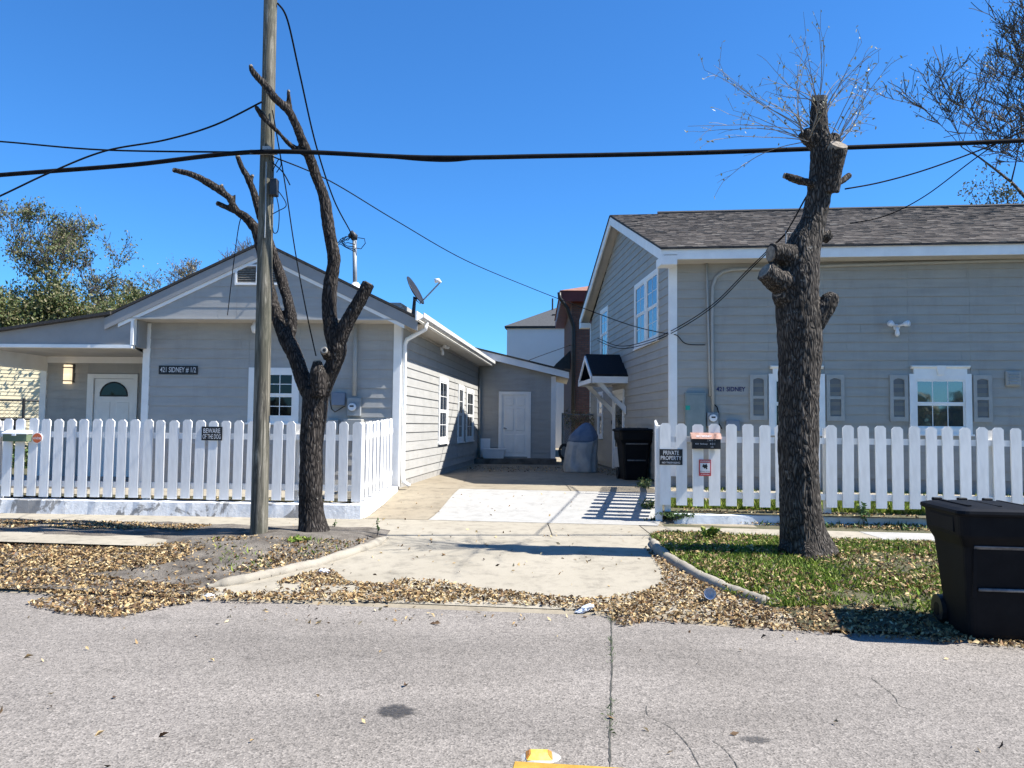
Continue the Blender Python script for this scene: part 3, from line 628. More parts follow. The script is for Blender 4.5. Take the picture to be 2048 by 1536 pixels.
# side wall
rsw = MB(); RS.poly(rsw, [(0, .5), (-LR, .5), (-LR, zE), (-LR/2, zR-.12), (0, zE)], -.2, -.001); rsw = rsw.build('wall', 'siding_r', RH)
SO = []
for (xa, xb, xm, yt, yb) in ((1271, 1319, 1271, 572, 699), (1202, 1217, 1202, 623, 722), (1197, 1207, 1197, 785, 875), (1228, 1250, 1228, 782, 960)):
    a0 = RS.sz(xa, 800)[0]; a1 = RS.sz(xb, 800)[0]; SO.append((a0, a1, RS.sz(xm, yb)[1], RS.sz(xm, yt)[1]))
SO[3] = (SO[3][0], SO[3][1], .5, SO[3][3])
rise_r = (zR-zE-.1)/(LR/2)
siding(RS, rsw, -LR+.04, -.07, .62, zR-.15, EX, 'siding_r', SO, lambda z: -LR if z < zE else -LR+(z-zE)/rise_r, lambda z: 0 if z < zE else -(z-zE)/rise_r, butt=.022)
a0, a1, z0, z1 = SO[0]; am = (a0+a1)/2
window(RS, RH, a0, am-.01, z0, z1, .09, .04, .5, 1, 1, 'glass_bright'); window(RS, RH, am+.01, a1, z0, z1, .09, .04, .5, 1, 1, 'glass_bright')
window(RS, RH, *SO[1], .10, .04, .5, 1, 1, 'glass_bright'); window(RS, RH, *SO[2], .08, .04, .5, 2, 2, 'glass_bright')
a0, a1, z0, z1 = SO[3]
d = fbox(RS, 'door', 'white', RH, a0+.12, a1-.12, .55, z1-.1, -.02, .012)
mb = MB(); RS.box(mb, a0, a0+.12, .5, z1, -.02, .05); RS.box(mb, a1-.12, a1, .5, z1, -.02, .05); RS.box(mb, a0+.12, a1-.12, z1-.1, z1, -.02, .049); mb.build('door_frame', 'white', d)
fbox(RS, 'door_glass', 'glass', d, a0+.28, a1-.28, 1.1, z1-.3, .0, .02)
fbox(RS, 'corner_board', 'white', RH, -LR-.01, -LR+.09, .5, zE, 0, .03)
mb = MB(); mb.tube([RS.P(a0-.12, 1.75, .0), RS.P(a0-.12, 1.75, .05)], .06, 6); mb.build('doorbell_box', 'black', RH)
# front fascia, soffits, rake boards, roof
def rbox(name, mat, a0, a1, b0, b1, z0, z1, par=RH):
    mb = MB(); mb.hexa([RP(a0, b0, z0), RP(a1, b0, z0), RP(a1, b1, z0), RP(a0, b1, z0), RP(a0, b0, z1), RP(a1, b0, z1), RP(a1, b1, z1), RP(a0, b1, z1)]); return mb.build(name, mat, par)
for a, b in ((oa, 3.9), (3.902, 8.2), (8.202, RW+.3)): rbox('fascia', 'white', a, b, -oe-.03, -oe, zE, zET)
rbox('soffit', 'soffit', oa, RW+.3, -oe, -.0, zE+.0, zE+.02)
for (b0, z0, b1, z1) in ((-oe-.03, zET, LR/2, zR), (LR+oe, zET, LR/2, zR)):
    mb = MB(); mb.hexa([RP(oa-.04, b0, z0-.23), RP(oa, b0, z0-.23), RP(oa, b1, z1-.23), RP(oa-.04, b1, z1-.23), RP(oa-.04, b0, z0-.01), RP(oa, b0, z0-.01), RP(oa, b1, z1-.01), RP(oa-.04, b1, z1-.01)]); mb.build('rake_board', 'white', RH)
    mb = MB(); mb.hexa([RP(oa, b0, z0-.13), RP(.0, b0, z0-.13), RP(.0, b1, z1-.13), RP(oa, b1, z1-.13), RP(oa, b0, z0-.11), RP(.0, b0, z0-.11), RP(.0, b1, z1-.11), RP(oa, b1, z1-.11)]); mb.build('rake_soffit', 'soffit', RH)
rbox('eave_return', 'white', oa-.042, .0, -oe-.031, -.1, zE-.10, zE+.06)
rbox('eave_return', 'white', oa-.042, .0, LR+.1, LR+oe, zE-.10, zE+.06)
rf = MB(); rf.hexa([RP(oa-.06, -oe-.07, zET-.015), RP(RW+.4, -oe-.07, zET-.015), RP(RW+.4, LR/2, zR), RP(oa-.06, LR/2, zR), RP(oa-.06, -oe-.07, zET+.02), RP(RW+.4, -oe-.07, zET+.02), RP(RW+.4, LR/2, zR+.035), RP(oa-.06, LR/2, zR+.035)])
rf.hexa([RP(oa-.06, LR/2, zR), RP(RW+.4, LR/2, zR), RP(RW+.4, LR+oe+.07, zET-.015), RP(oa-.06, LR+oe+.07, zET-.015), RP(oa-.06, LR/2, zR+.035), RP(RW+.4, LR/2, zR+.035), RP(RW+.4, LR+oe+.07, zET+.02), RP(oa-.06, LR+oe+.07, zET+.02)])
rf = rf.build('roof', 'roof_dark', RH)
mb = MB(); sl_len = math.hypot(LR/2+oe, zR-zET); nc = int(sl_len/.118); db_, dz_ = (LR/2+oe)/sl_len, (zR-zET)/sl_len
for i in range(nc):
    t0 = i*sl_len/nc; t1 = t0+sl_len/nc*1.06; a = oa-.06+(R.random()-1)*.2
    while a < RW+.4:
        a2 = a+R.uniform(.10, .22); s0, s1 = max(a, oa-.06), min(a2, RW+.4)-.006
        if s1 > s0+.02:
            h = R.uniform(.012, .022); tb = t0+R.uniform(-.012, .006)
            def q(aa, t, hh): return RP(aa, -oe-.07+db_*t-dz_*hh*0, zET+.02+dz_*t+hh)
            mb.hexa([q(s0, tb, .0), q(s1, tb, .0), q(s1, t1, .0), q(s0, t1, .0), q(s0, tb, h), q(s1, tb, h), q(s1, t1, .006), q(s0, t1, .006)])
        a = a2
mb.build('shingles', 'shingle', rf, kind='stuff')
mb = MB(); mb.tube([RP(oa+1.2, LR/2, zR+.05), RP(RW+.4, LR/2, zR+.05)], .06, 6); mb.build('ridge_cap', 'roof_dark', rf)
# door canopy on the side wall
b_c = -RS.sz(1240, 800)[0]; b_f = -RS.sz(1257, 800)[0]; hw = b_c-b_f; zr = RS.sz(1240, 713)[1]; ze_ = RS.sz(1257, 753)[1]; pj = .92
CN = RS
cn = MB()
for sg in (-1, 1):
    e = -b_c+sg*hw
    cn.hexa([CN.P(e, ze_, 0), CN.P(e, ze_, pj), CN.P(-b_c, zr, pj), CN.P(-b_c, zr, 0), CN.P(e, ze_+.05, 0), CN.P(e, ze_+.05, pj), CN.P(-b_c, zr+.05, pj), CN.P(-b_c, zr+.05, 0)])
cn = cn.build('door_canopy', 'roof_black', RH)
for sg in (-1, 1):
    e = -b_c+sg*hw; mb = MB(); CN.box(mb, min(e, e-sg*.04), max(e, e-sg*.04), ze_-.17, ze_-.005, .0, pj+.03); mb.build('fascia', 'white', cn)
    mb = MB(); mb.hexa([CN.P(e, ze_-.12, pj+.0), CN.P(e, ze_-.12, pj+.035), CN.P(-b_c, zr-.12, pj+.035), CN.P(-b_c, zr-.12, pj+.0), CN.P(e, ze_, pj), CN.P(e, ze_, pj+.035), CN.P(-b_c, zr, pj+.035), CN.P(-b_c, zr, pj)]); mb.build('rake_board', 'white', cn)
    e2 = e-sg*.18; mb = MB(); mb.hexa([CN.P(e2-.045, ze_-.16, .62), CN.P(e2+.045, ze_-.16, .62), CN.P(e2+.045, ze_-.16, .80), CN.P(e2-.045, ze_-.16, .80), CN.P(e2-.045, ze_-.95, .03), CN.P(e2+.045, ze_-.95, .03), CN.P(e2+.045, ze_-.75, .03), CN.P(e2-.045, ze_-.75, .03)]); mb.build('brace', 'white', cn)
mb = MB(); CN.box(mb, -b_c-hw, -b_c+hw, ze_-.17, ze_-.06, pj, pj+.04); mb.build('cross_tie', 'white', cn)
mb = MB(); CN.box(mb, -b_c-hw+.05, -b_c+hw-.05, ze_-.1, ze_-.08, .0, pj); mb.build('canopy_ceiling', 'white', cn)
# wall fittings on the right house
def conduit(px_pts, r, name, label, mat='conduit', fr=RF, o=.05, cat='pipe'):
    P = [fr.P(*fr.sz(x, y, o), o) for x, y in px_pts]; mb = MB(); mb.tube(P, r, 8); return tag(mb.build(name, mat, smooth=True, loc=P[-1]), label, cat)
conduit([(1413, 519), (1415, 600), (1418, 700), (1420, 792)], .022, 'thin_conduit', 'thin straight grey conduit running from soffit to breaker panel')
conduit([(2100, 520), (1980, 522), (1700, 530), (1520, 537), (1465, 539), (1445, 544), (1431, 556), (1425, 575), (1424, 640), (1425, 740), (1426, 828)], .033, 'bent_conduit', 'long bent grey conduit under the eave down to the meter')
a0, z1 = RF.sz(1370, 785, .05); a1, z0 = RF.sz(1411, 872, .05)
BP = thing('breaker_panel', RF.P((a0+a1)/2, z0, .02), 'large grey green breaker panel with round green sticker', 'electrical box')
fbox(RF, 'box', 'panel_green', BP, a0, a1, z0-.1, z1, .015, .14, bevel=.006); fbox(RF, 'door', 'panel_green', BP, a0+.03, a1-.02, z0-.06, z1-.04, .14, .148, bevel=.003)
s0 = RF.sz(1371, 811, .15); s1 = RF.sz(1380, 820, .15); fbox(RF, 'sticker', 'sticker', BP, s0[0], s1[0], s1[1], s0[1], .146, .152)
text('sticker_mark', '●', 'print_white', BP, RF.P((s0[0]+s1[0])/2, (s0[1]+s1[1])/2, .1535), (uR.x, uR.y, 0), (0, 0, 1), .028, .045) if False else None
def meter(fr, px, name, label, boxmat='grey_metal'):
    (x0, y0, x1, y1, cx, cy, r) = px; a0, z1 = fr.sz(x0, y0, .08); a1, z0 = fr.sz(x1, y1, .08); ca, cz = fr.sz(cx, cy, .12); rr = abs(fr.sz(cx+r, cy, .12)[0]-ca)
    m = thing(name, fr.P((a0+a1)/2, z0, .02), label, 'meter'); fbox(fr, 'box', boxmat, m, a0, a1, z0, z1, .015, .11, bevel=.006)
    for nm, q, o0, o1, mt in (('collar', 1.0, .105, .13, 'grey_metal'), ('glass_dome', .86, .13, .19, 'white_plastic')):
        mb = MB(); mb.tube([fr.P(ca, cz, o0), fr.P(ca, cz, o1-.02), fr.P(ca, cz, o1)], [rr*q, rr*q, rr*q*.9], 16); mb.build(nm, mt, m)
    fbox(fr, 'display', 'black', m, ca-rr*.45, ca+rr*.45, cz+.0, cz+.03, .185, .193)
    return m
meter(RF, (1414, 825, 1437, 853, 1426, 836, 9), 'electric_meter', 'round glass electric meter beside the breaker panel on right house')
meter(LF, (695, 795, 721, 832, 705, 814, 9), 'electric_meter', 'round glass electric meter below the pipe on left house wall')
a0, z1 = RF.sz(1452, 840, .06); a1, z0 = RF.sz(1479, 862, .06); tag(fbox(RF, 'utility_box', 'blue_box', None, a0, a1, z0, z1, .018, .10, bevel=.008, loc=RF.P(a0, z0)), 'small blue grey utility box low on the right house wall', 'electrical box')
conduit([(1427, 808), (1434, 814), (1437, 826), (1437, 846), (1444, 858)], .012, 'drop_cable', 'short black cable curving around the right house meter', 'cable', cat='cable')
lt0 = RF.sz(1433, 778, .04); lt1 = RF.sz(1491, 778, .04)
o = text('address_lettering', '421 SIDNEY', 'navy', None, RF.P((lt0[0]+lt1[0])/2, lt0[1], .026), (uR.x, uR.y, 0), (0, 0, 1), .092, lt1[0]-lt0[0], .015, loc=RF.P(lt0[0], lt0[1], .02)); tag(o, 'dark navy address lettering 421 SIDNEY on right house siding', 'lettering')
# floodlights
def floodlight(fr, px, py, label, sc=1.0, o=.0):
    a, z = fr.sz(px, py, .08); t = thing('security_light', fr.P(a, z, 0), label, 'security light')
    mb = MB(); mb.tube([fr.P(a, z, .015), fr.P(a, z, .05)], .06*sc, 12); mb.build('base', 'white_plastic', t)
    for sg in (-1, 1):
        h = fr.P(a+sg*.10*sc, z+.045*sc, .10*sc); e = fr.P(a+sg*.17*sc, z+.06*sc, .19*sc); mb = MB(); mb.tube([fr.P(a, z+.02*sc, .05), h, h.lerp(e, .3), e], [.018*sc, .03*sc, .05*sc, .062*sc], 10); mb.build('lamp_head', 'white_plastic', t, smooth=True)
    mb = MB(); c0 = fr.P(a, z-.06*sc, .06); mb.tube([fr.P(a, z, .04), c0, c0+Vector((0, 0, -.05*sc)), c0+Vector((0, 0, -.09*sc)), c0+Vector((0, 0, -.12*sc))], [.03*sc, .03*sc, .045*sc, .042*sc, .02*sc], 10); mb.build('motion_sensor', 'white_plastic', t, smooth=True)
floodlight(RF, 1795, 654, 'white twin head security light high on the right house wall', 1.0)
floodlight(LS, 887, 697, 'white twin head security light under the side eave', .9)
a, z = LF.sz(512, 655, .15); mb = MB(); mb.tube([LF.P(a, ZS, .16), LF.P(a, ZS-.05, .16), LF.P(a, ZS-.10, .17), LF.P(a, ZS-.2, .2)], [.06, .06, .09, .05], 10); tag(mb.build('soffit_light', 'white_plastic', smooth=True, loc=LF.P(a, ZS, .16)), 'small white soffit light beside the pole', 'light')
# vent hood
a0, z1 = RF.sz(2010, 742, .03); a1, z0 = RF.sz(2041, 773, .03); VH = thing('vent_hood', RF.P(a0, z0), 'rounded grey wall vent hood with louvres', 'vent')
fbox(RF, 'housing', 'conduit', VH, a0, a1, z0, z1, .015, .07, bevel=.02)
for k in range(4): z = z0+(z1-z0)*(k+.9)/5; fbox(RF, 'louvre', 'grey_metal', VH, a0+.05, a1-.04, z-.012, z+.012, .06, .09)
# boxes and pipe on left house front
a0, z1 = LF.sz(664, 785, .06); a1, z0 = LF.sz(690, 811, .06); tag(fbox(LF, 'utility_box', 'blue_box', None, a0, a1, z0, z1, .018, .10, bevel=.008, loc=LF.P(a0, z0)), 'square blue grey box left of the meter on left house', 'electrical box')
a0, z1 = LF.sz(655, 839, .06); a1, z0 = LF.sz(677, 868, .06); tag(fbox(LF, 'utility_box', 'conduit', None, a0, a1, z0, z1, .018, .09, bevel=.008, loc=LF.P(a0, z0)), 'grey painted box low behind the left picket fence', 'electrical box')
a0, z1 = LF.sz(688, 838, .2); a1, z0 = LF.sz(723, 875, .2); tag(fbox(LF, 'meter_cabinet', 'conduit', None, a0, a1, z0, z1, .02, .24, bevel=.008, loc=LF.P(a0, z0)), 'grey cabinet under the left house meter behind pickets', 'electrical box')
conduit([(711, 650), (710, 720), (709, 792)], .04, 'service_pipe', 'thick grey service pipe above the left house meter', 'conduit', LF, .08)
conduit([(661, 770), (660, 800), (663, 818), (670, 824), (680, 818), (690, 812)], .008, 'loose_wire', 'loose dark wire hanging under the blue box', 'cable', LF, .05, cat='cable')
# ------------------------------------------------------------------ roof mast, dish
ms = atY(711, 568, 16.4); mt_ = atY(709, 478, 16.4)
MS = thing('service_mast', ms, 'grey service mast with black weatherhead on left house roof', 'mast')
mb = MB(); mb.tube([ms+Vector((0, 0, -.35)), mt_], .045, 10); mb.build('pipe', 'grey_metal', MS, smooth=True)
mb = MB(); mb.tube([ms+Vector((0, 0, -.1)), ms+Vector((0, 0, .03))], [.16, .06], 10); mb.build('flashing', 'white_plastic', MS)
mb = MB(); mb.tube([mt_+Vector((0, 0, -.02)), mt_+Vector((-.01, 0, .05)), mt_+Vector((-.05, -.03, .10)), mt_+Vector((-.09, -.06, .04))], [.06, .085, .08, .05], 10); mb.build('weatherhead', 'dark_metal', MS, smooth=True)
for k in range(4):
    pts = [mt_+Vector((-.06, -.06, .03))]+[mt_+Vector((-.05-.32*math.sin(math.pi*j/8)*(1-.13*k), -.06, .02-.26*(j/8)*(1-.2*k)+.05*math.sin(j*1.3+k))) for j in range(1, 8)]+[mt_+Vector((.02, -.05, -.28+.05*k))]
    mb = MB(); mb.tube(pts, .009, 5); mb.build('wire_loop', 'cable', MS)
mb = MB(); mb.tube([mt_+Vector((.03, -.04, -.2)), mt_+Vector((.15, -.04, -.22)), mt_+Vector((.24, -.04, -.1)), mt_+Vector((.22, -.04, .0)), mt_+Vector((.08, -.04, .02))], .009, 5); mb.build('wire_loop', 'cable', MS)
ds = atY(827, 625, 14.6); DS = thing('satellite_dish', ds, 'dark satellite dish with feed arm on left house eave', 'satellite dish')
dt = atY(829, 601, 14.6); mb = MB(); mb.tube([ds+Vector((0, 0, -.12)), ds, dt, dt+Vector((.02, 0, .06))], [.09, .035, .03, .05], 10); mb.build('mount', 'dark_metal', DS, smooth=True)
dc = atY(827, 583, 14.6); nrm = Vector((.86, -.16, .48)).normalized(); ax = nrm.orthogonal().normalized(); ay = nrm.cross(ax)
ax = Vector((0, 1, 0)); ax = (ax-nrm*ax.dot(nrm)).normalized(); ay = nrm.cross(ax)
mb = MB(); rings = []
for side in (0, 1):
    for i in range(5):
        r = .30*i/4; base = dc+nrm*(.05*(i/4)**2-.012*side)
        rings.append(len(mb.v)); mb.v += [tuple(base+ax*(r*.95*math.cos(2*math.pi*k/20))+ay*(r*1.0*math.sin(2*math.pi*k/20))) for k in range(20)]
for side in (0, 1):
    for i in range(4):
        for k in range(20):
            a, b = rings[side*5+i], rings[side*5+i+1]; f = (a+k, a+(k+1) % 20, b+(k+1) % 20, b+k); mb.f.append(f if side else f[::-1])
for k in range(20): a, b = rings[4], rings[9]; mb.f.append((a+k, a+(k+1) % 20, b+(k+1) % 20, b+k))
mb.build('reflector', 'black', DS, smooth=True)
fe = atY(880, 565, 14.5); fa = atY(840, 607, 14.55)
mb = MB(); mb.tube([dt+Vector((0, -.02, .03)), fa, fe], .014, 8); mb.build('feed_arm', 'grey_metal', DS)
mb = MB(); mb.tube([fe+Vector((-.10, 0, .03)), fe+Vector((-.03, 0, .04)), fe+Vector((.02, 0, .0))], [.045, .04, .02], 10); mb.build('feed_horn', 'white_plastic', DS, smooth=True)
# ------------------------------------------------------------------ picket fences
def picket_mesh(w, h, th=.022, cut=.036):
    pts = [(-w/2, 0), (w/2, 0), (w/2, h-cut), (w/2-cut, h), (-w/2+cut, h), (-w/2, h-cut)]
    mb = MB(); mb.prism([(x, 0, z) for x, z in pts], [(x, -th, z) for x, z in pts]); me = mb.mesh('picket'); me.materials.append(M['picket'])
    bm = bmesh.new(); bm.from_mesh(me); bmesh.ops.recalc_face_normals(bm, faces=bm.faces); bm.to_mesh(me); bm.free(); return me
PM = [picket_mesh(.142*q, 1.22, .024, .030+.004*i) for i, q in enumerate((1, .985, 1.02, .99))]
def run(fence, p0, p1, sp, z0a, z0b, h=1.22, first=0.0, rails=True, railz=(.20, .97), wscale=1.0, post=True, skip=()):
    p0, p1 = Vector(p0), Vector(p1); d = (p1-p0); L = d.length; d.normalize(); ang = math.atan2(d.y, d.x); n = Vector((d.y, -d.x)); base = wl(fence)
    k = 0; x = first
    while x < L:
        q = p0+d*x; z = z0a+(z0b-z0a)*x/L
        o = bpy.data.objects.new('picket', PM[R.randrange(4)]); COL.objects.link(o); o.parent = fence
        o.location = Vector((q.x, q.y, z+R.uniform(-.008, .008)))-base; o.rotation_euler = (R.uniform(-.006, .006), R.uniform(-.008, .008), ang+R.uniform(-.01, .01)); o.scale = (wscale*R.uniform(.97, 1.03), 1, h/1.22)
        x += sp*R.uniform(.985, 1.015); k += 1
    for rz in railz:
        mb = MB(); a = p0-n*.002; b = p1-n*.002; za, zb = z0a+rz, z0b+rz; hh = .045
        mb.hexa([(a.x, a.y, za-hh), (b.x, b.y, zb-hh), (b.x-n.x*.05, b.y-n.y*.05, zb-hh), (a.x-n.x*.05, a.y-n.y*.05, za-hh), (a.x, a.y, za+hh), (b.x, b.y, zb+hh), (b.x-n.x*.05, b.y-n.y*.05, zb+hh), (a.x-n.x*.05, a.y-n.y*.05, za+hh)]); mb.build('rail', 'picket', fence)
    if post:
        x = .05
        while x < L:
            q = p0+d*x-n*.10; z = z0a+(z0b-z0a)*x/L; mb = MB(); mb.box((q.x, q.y, z+h*.44), (.09, .09, h*1.05)); mb.build('post', 'picket', fence); x += 2.4
lc = atY(713, 1003, 12.0); FLn = Vector((-1, .055)).normalized(); le = Vector((lc.x, lc.y))+FLn*8.2; zl0 = lc.z
FL = thing('picket_fence', (lc.x, lc.y, .2), 'white picket fence on peeling low wall in front of small house', 'fence')
run(FL, le, (lc.x, lc.y), .2055, zl0, zl0, 1.215, first=8.2 % .2055)
hc = LS.P(-.15, 0, -.06); run(FL, (lc.x+.03, lc.y+.06), (hc.x, hc.y), .235, zl0+.0, zl0+.10, 1.20, first=.10, wscale=.95, post=False)
rc = atY(1330, 1010, 11.9); FRn = Vector((1, -.045)).normalized(); re = Vector((rc.x, rc.y))+FRn*8
FRt = thing('picket_fence', (rc.x, rc.y, .2), 'white picket fence with mailbox and warning signs in front of tall house', 'fence')
run(FRt, (rc.x, rc.y), re, .2475, rc.z, rc.z-.02, 1.235, first=.0, railz=(.16, 1.0), wscale=1.13)
re2 = Vector((2.80, 15.15)); run(FRt, (re2.x, re2.y), (rc.x-.10, rc.y+.02), .26, rc.z+.06, rc.z-.05, 1.26, first=.1, railz=(.3, 1.0), wscale=1.0, post=False)
mb = MB(); mb.box((rc.x-.085, rc.y+.06, .2+.72), (.10, .10, 1.5)); mb.build('corner_post', 'picket', FRt, bevel=.006)
# low walls
n2 = Vector((-FLn.y, FLn.x)); n2 = n2 if n2.y < 0 else -n2
def wallrun(name, mat, p, q, n, th, z0, z1, z0b, z1b, label, seg=40, amp=.012, par=None):
    mb = MB(); p, q = Vector(p), Vector(q)
    for i in range(seg+1):
        f = i/seg; c = p.lerp(q, f); j = [R.uniform(-amp, amp) for _ in range(4)]; a0, a1 = z0+(z0b-z0)*f, z1+(z1b-z1)*f
        for (o, z) in ((th/2+.012, a0), (th/2+j[0], a1-.015), (th/2-.02, a1+j[1]*.6), (-th/2, a1+j[2]*.6), (-th/2, a0)): mb.v.append((c.x+n.x*o, c.y+n.y*o, z))
    for i in range(seg):
        for k in range(4): b = i*5+k; mb.f.append((b, b+1, b+6, b+5))
    mb.f.append((0, 1, 2, 3, 4)); mb.f.append(tuple(seg*5+k for k in (4, 3, 2, 1, 0)))
    o = mb.build(name, mat, par, loc=None if par else (p.x, p.y, z0)); return tag(o, label, 'wall') if label else o
wp = Vector((lc.x, lc.y)); wallrun('low_wall', 'peel', le+n2*.0, wp+n2*.0-FLn*.09, n2, .20, .19, zl0-.035, .19, zl0-.035, 'low concrete wall with peeling white paint under the left picket fence', 70)
mb = None
wn2 = Vector((1, -.1)).normalized(); wallrun('return_wall', 'white', wp+Vector((.01, .02)), (hc.x+.0, hc.y), wn2, .2, .19, zl0-.035, .40, zl0+.06, 'white painted low wall running back along the driveway', 16, .006)
wr0 = Vector((rc.x+.12, rc.y-.03)); n3 = Vector((FRn.y, -FRn.x)); wallrun('low_wall', 'wall_white', wr0+n3*.03, re+n3*.03, n3, .14, .19, .35, .19, .33, 'low white painted kerb wall under the right picket fence', 60, .006)
# ------------------------------------------------------------------ signs, mailboxes
def fence_frame(p, d): return Fr((p.x, p.y), d)
FFR = Fr((rc.x, rc.y), FRn); FFL = Fr((lc.x, lc.y), -FLn)
def sign(fr, px, name, label, mat, o=.03, th=.006):
    x0, y0, x1, y1 = px; a0, z1 = fr.sz(x0, y0, o); a1, z0 = fr.sz(x1, y1, o); t = thing(name, fr.P((a0+a1)/2, z0, o), label, 'sign'); fbox(fr, 'plate', mat, t, a0, a1, z0, z1, o-.004, o+th); return t, a0, a1, z0, z1
rR, rL = (FRn.x, FRn.y, 0), (-FLn.x, -FLn.y, 0)
def put(fr, t, body, u, v, h, w, a0, a1, z0, z1, mat='print_white', o=.0375, r=rR, bold=.008): text('lettering', body, mat, t, fr.P(a0+(a1-a0)*u, z0+(z1-z0)*v, o), r, (0, 0, 1), (z1-z0)*h, (a1-a0)*w, bold)
s = sign(FFR, (1319, 898, 1365, 930), 'private_property_sign', 'black PRIVATE PROPERTY no trespassing sign on fence corner', 'black')
put(FFR, s[0], 'PRIVATE', .5, .77, .26, .68, *s[1:]); put(FFR, s[0], 'PROPERTY', .5, .44, .26, .9, *s[1:]); put(FFR, s[0], 'NO TRESPASSING', .5, .14, .12, .78, *s[1:], bold=.01)
s = sign(FFR, (1398, 919, 1422, 952), 'dog_warning_sign', 'small red and white WARNING dog sign below the mailbox', 'red')
t, a0, a1, z0, z1 = s; fbox(FFR, 'white_field', 'print_white', t, a0+.015, a1-.015, z0+(z1-z0)*.2, z0+(z1-z0)*.8, .034, .0375)
put(FFR, t, 'WARNING', .5, .90, .10, .84, a0, a1, z0, z1); put(FFR, t, 'BEWARE OF DOG', .5, .27, .07, .8, a0, a1, z0, z1, 'black', .0385); put(FFR, t, 'NO TRESPASSING', .5, .1, .06, .72, a0, a1, z0, z1)
dog = [(.25, .62), (.34, .70), (.38, .78), (.46, .70), (.54, .72), (.60, .79), (.66, .70), (.72, .62), (.66, .54), (.70, .46), (.58, .43), (.56, .52), (.44, .47), (.38, .54)]
mb = MB(); FFR.poly(mb, [(a0+(a1-a0)*u, z0+(z1-z0)*(v-.03)) for u, v in dog], .036, .0388); mb.build('dog_mark', 'black', t)
s = sign(FFL, (404, 853, 444, 881), 'beware_of_dog_sign', 'black BEWARE OF THE DOG sign on the left picket fence', 'black')
put(FFL, s[0], 'BEWARE', .5, .70, .34, .82, *s[1:], r=rL); put(FFL, s[0], 'OF THE DOG', .5, .28, .34, .88, *s[1:], r=rL)
ca, cz = FFL.sz(74, 876, .04); rr = .083; V = thing('security_disc_sign', FFL.P(ca, cz, .03), 'round orange vivint disc sign on a white picket', 'sign')
for nm, q, o0, o1, mt in (('rim', 1.0, .026, .036, 'white_plastic'), ('disc', .9, .036, .040, 'orange')):
    mb = MB(); mb.tube([FFL.P(ca, cz, o0), FFL.P(ca, cz, o1)], rr*q, 24); mb.build(nm, mt, V)
text('lettering', 'vivint', 'print_white', V, FFL.P(ca, cz, .0415), rL, (0, 0, 1), .045, .13, .015)
# mailbox on the right fence
a0, z1 = FFR.sz(1381, 865, .06); a1, z0 = FFR.sz(1441, 898, .06); zm = z0+(z1-z0)*.66
MBX = thing('mailbox', FFR.P((a0+a1)/2, z0, .03), 'black wall mailbox with copper lid and taped address letters', 'mailbox')
fbox(FFR, 'body', 'black', MBX, a0+.01, a1-.01, z0, zm, .026, .13, bevel=.004)
mb = MB(); mb.hexa([FFR.P(a0, zm-.01, .024), FFR.P(a1, zm-.01, .024), FFR.P(a1, zm-.01, .15), FFR.P(a0, zm-.01, .15), FFR.P(a0, z1, .024), FFR.P(a1, z1, .024), FFR.P(a1, z1-.02, .10), FFR.P(a0, z1-.02, .10)]); mb.build('lid', 'copper', MBX)
H = z1-z0
for body, u, v, h, w in (('421 Sidney', .33, .30, .11, .42), ('4 2 1', .70, .32, .12, .16), ('1/2', .69, .12, .1, .08), ('J & S  1', .66, .52, .1, .26)):
    text('lettering', body, 'print_white', MBX, FFR.P(a0+(a1-a0)*u, z0+H*v, .1325), rR, (0, 0, 1), H*h, (a1-a0)*w, .01)
nv_ = Vector((FRn.y, -FRn.x, 0)); upv = (FFR.P(0, z1-.02, .10)-FFR.P(0, zm-.01, .15)).normalized()
text('lettering', '421 SIDNEY', 'print_white', MBX, FFR.P(a0+(a1-a0)*.42, (zm+z1)/2-.013, .1265), rR, upv, H*.13, (a1-a0)*.52, .015, extrude=.003)
a0, z1 = FFL.sz(10, 864, .1); a1, z0 = FFL.sz(57, 883, .1)
MB2 = thing('small_mailbox', FFL.P((a0+a1)/2, z0, .03), 'small green mailbox with white lid on the left picket fence', 'mailbox')
fbox(FFL, 'body', 'mail_green', MB2, a0, a1, z0, z1-.01, .026, .15, bevel=.004); mb = MB(); mb.hexa([FFL.P(a0-.01, z1-.02, .024), FFL.P(a1+.01, z1-.02, .024), FFL.P(a1+.01, z1-.03, .17), FFL.P(a0-.01, z1-.03, .17), FFL.P(a0-.01, z1+.03, .024), FFL.P(a1+.01, z1+.03, .024), FFL.P(a1+.01, z1-.015, .17), FFL.P(a0-.01, z1-.015, .17)]); mb.build('lid', 'white_plastic', MB2)
fbox(FFL, 'latch', 'white_plastic', MB2, (a0+a1)/2-.03, (a0+a1)/2+.03, z1-.055, z1-.02, .15, .176)
# ------------------------------------------------------------------ utility pole and wires
pb = gp(518, 1068, .24); pt = atY(541, 0, pb.y); dirp = (pt-pb).normalized(); top = pb+dirp*((10.2)/dirp.z)
UP = thing('utility_pole', pb, 'weathered wooden utility pole standing in the soil verge', 'utility pole')
mb = MB(); n = 60; L = (top-pb).length; b0 = len(mb.v)
for i in range(n+1):
    f = i/n; c = pb+(top-pb)*f+Vector((0, 0, -.15*(1-f)))
    r = .110-.026*min(1, f*1.7)
    for k in range(22):
        a = 2*math.pi*k/22; rr_ = r*(1+.03*mnoise.noise(Vector((math.cos(a)*3, math.sin(a)*3, f*4)))+.012*mnoise.noise(Vector((math.cos(a)*12, math.sin(a)*12, f*6)))); mb.v.append((c.x+rr_*math.cos(a), c.y+rr_*math.sin(a), c.z))
for i in range(n):
    for k in range(22): mb.f.append((i*22+k, i*22+(k+1) % 22, (i+1)*22+(k+1) % 22, (i+1)*22+k))
mb.build('shaft', 'pole', UP, smooth=True)
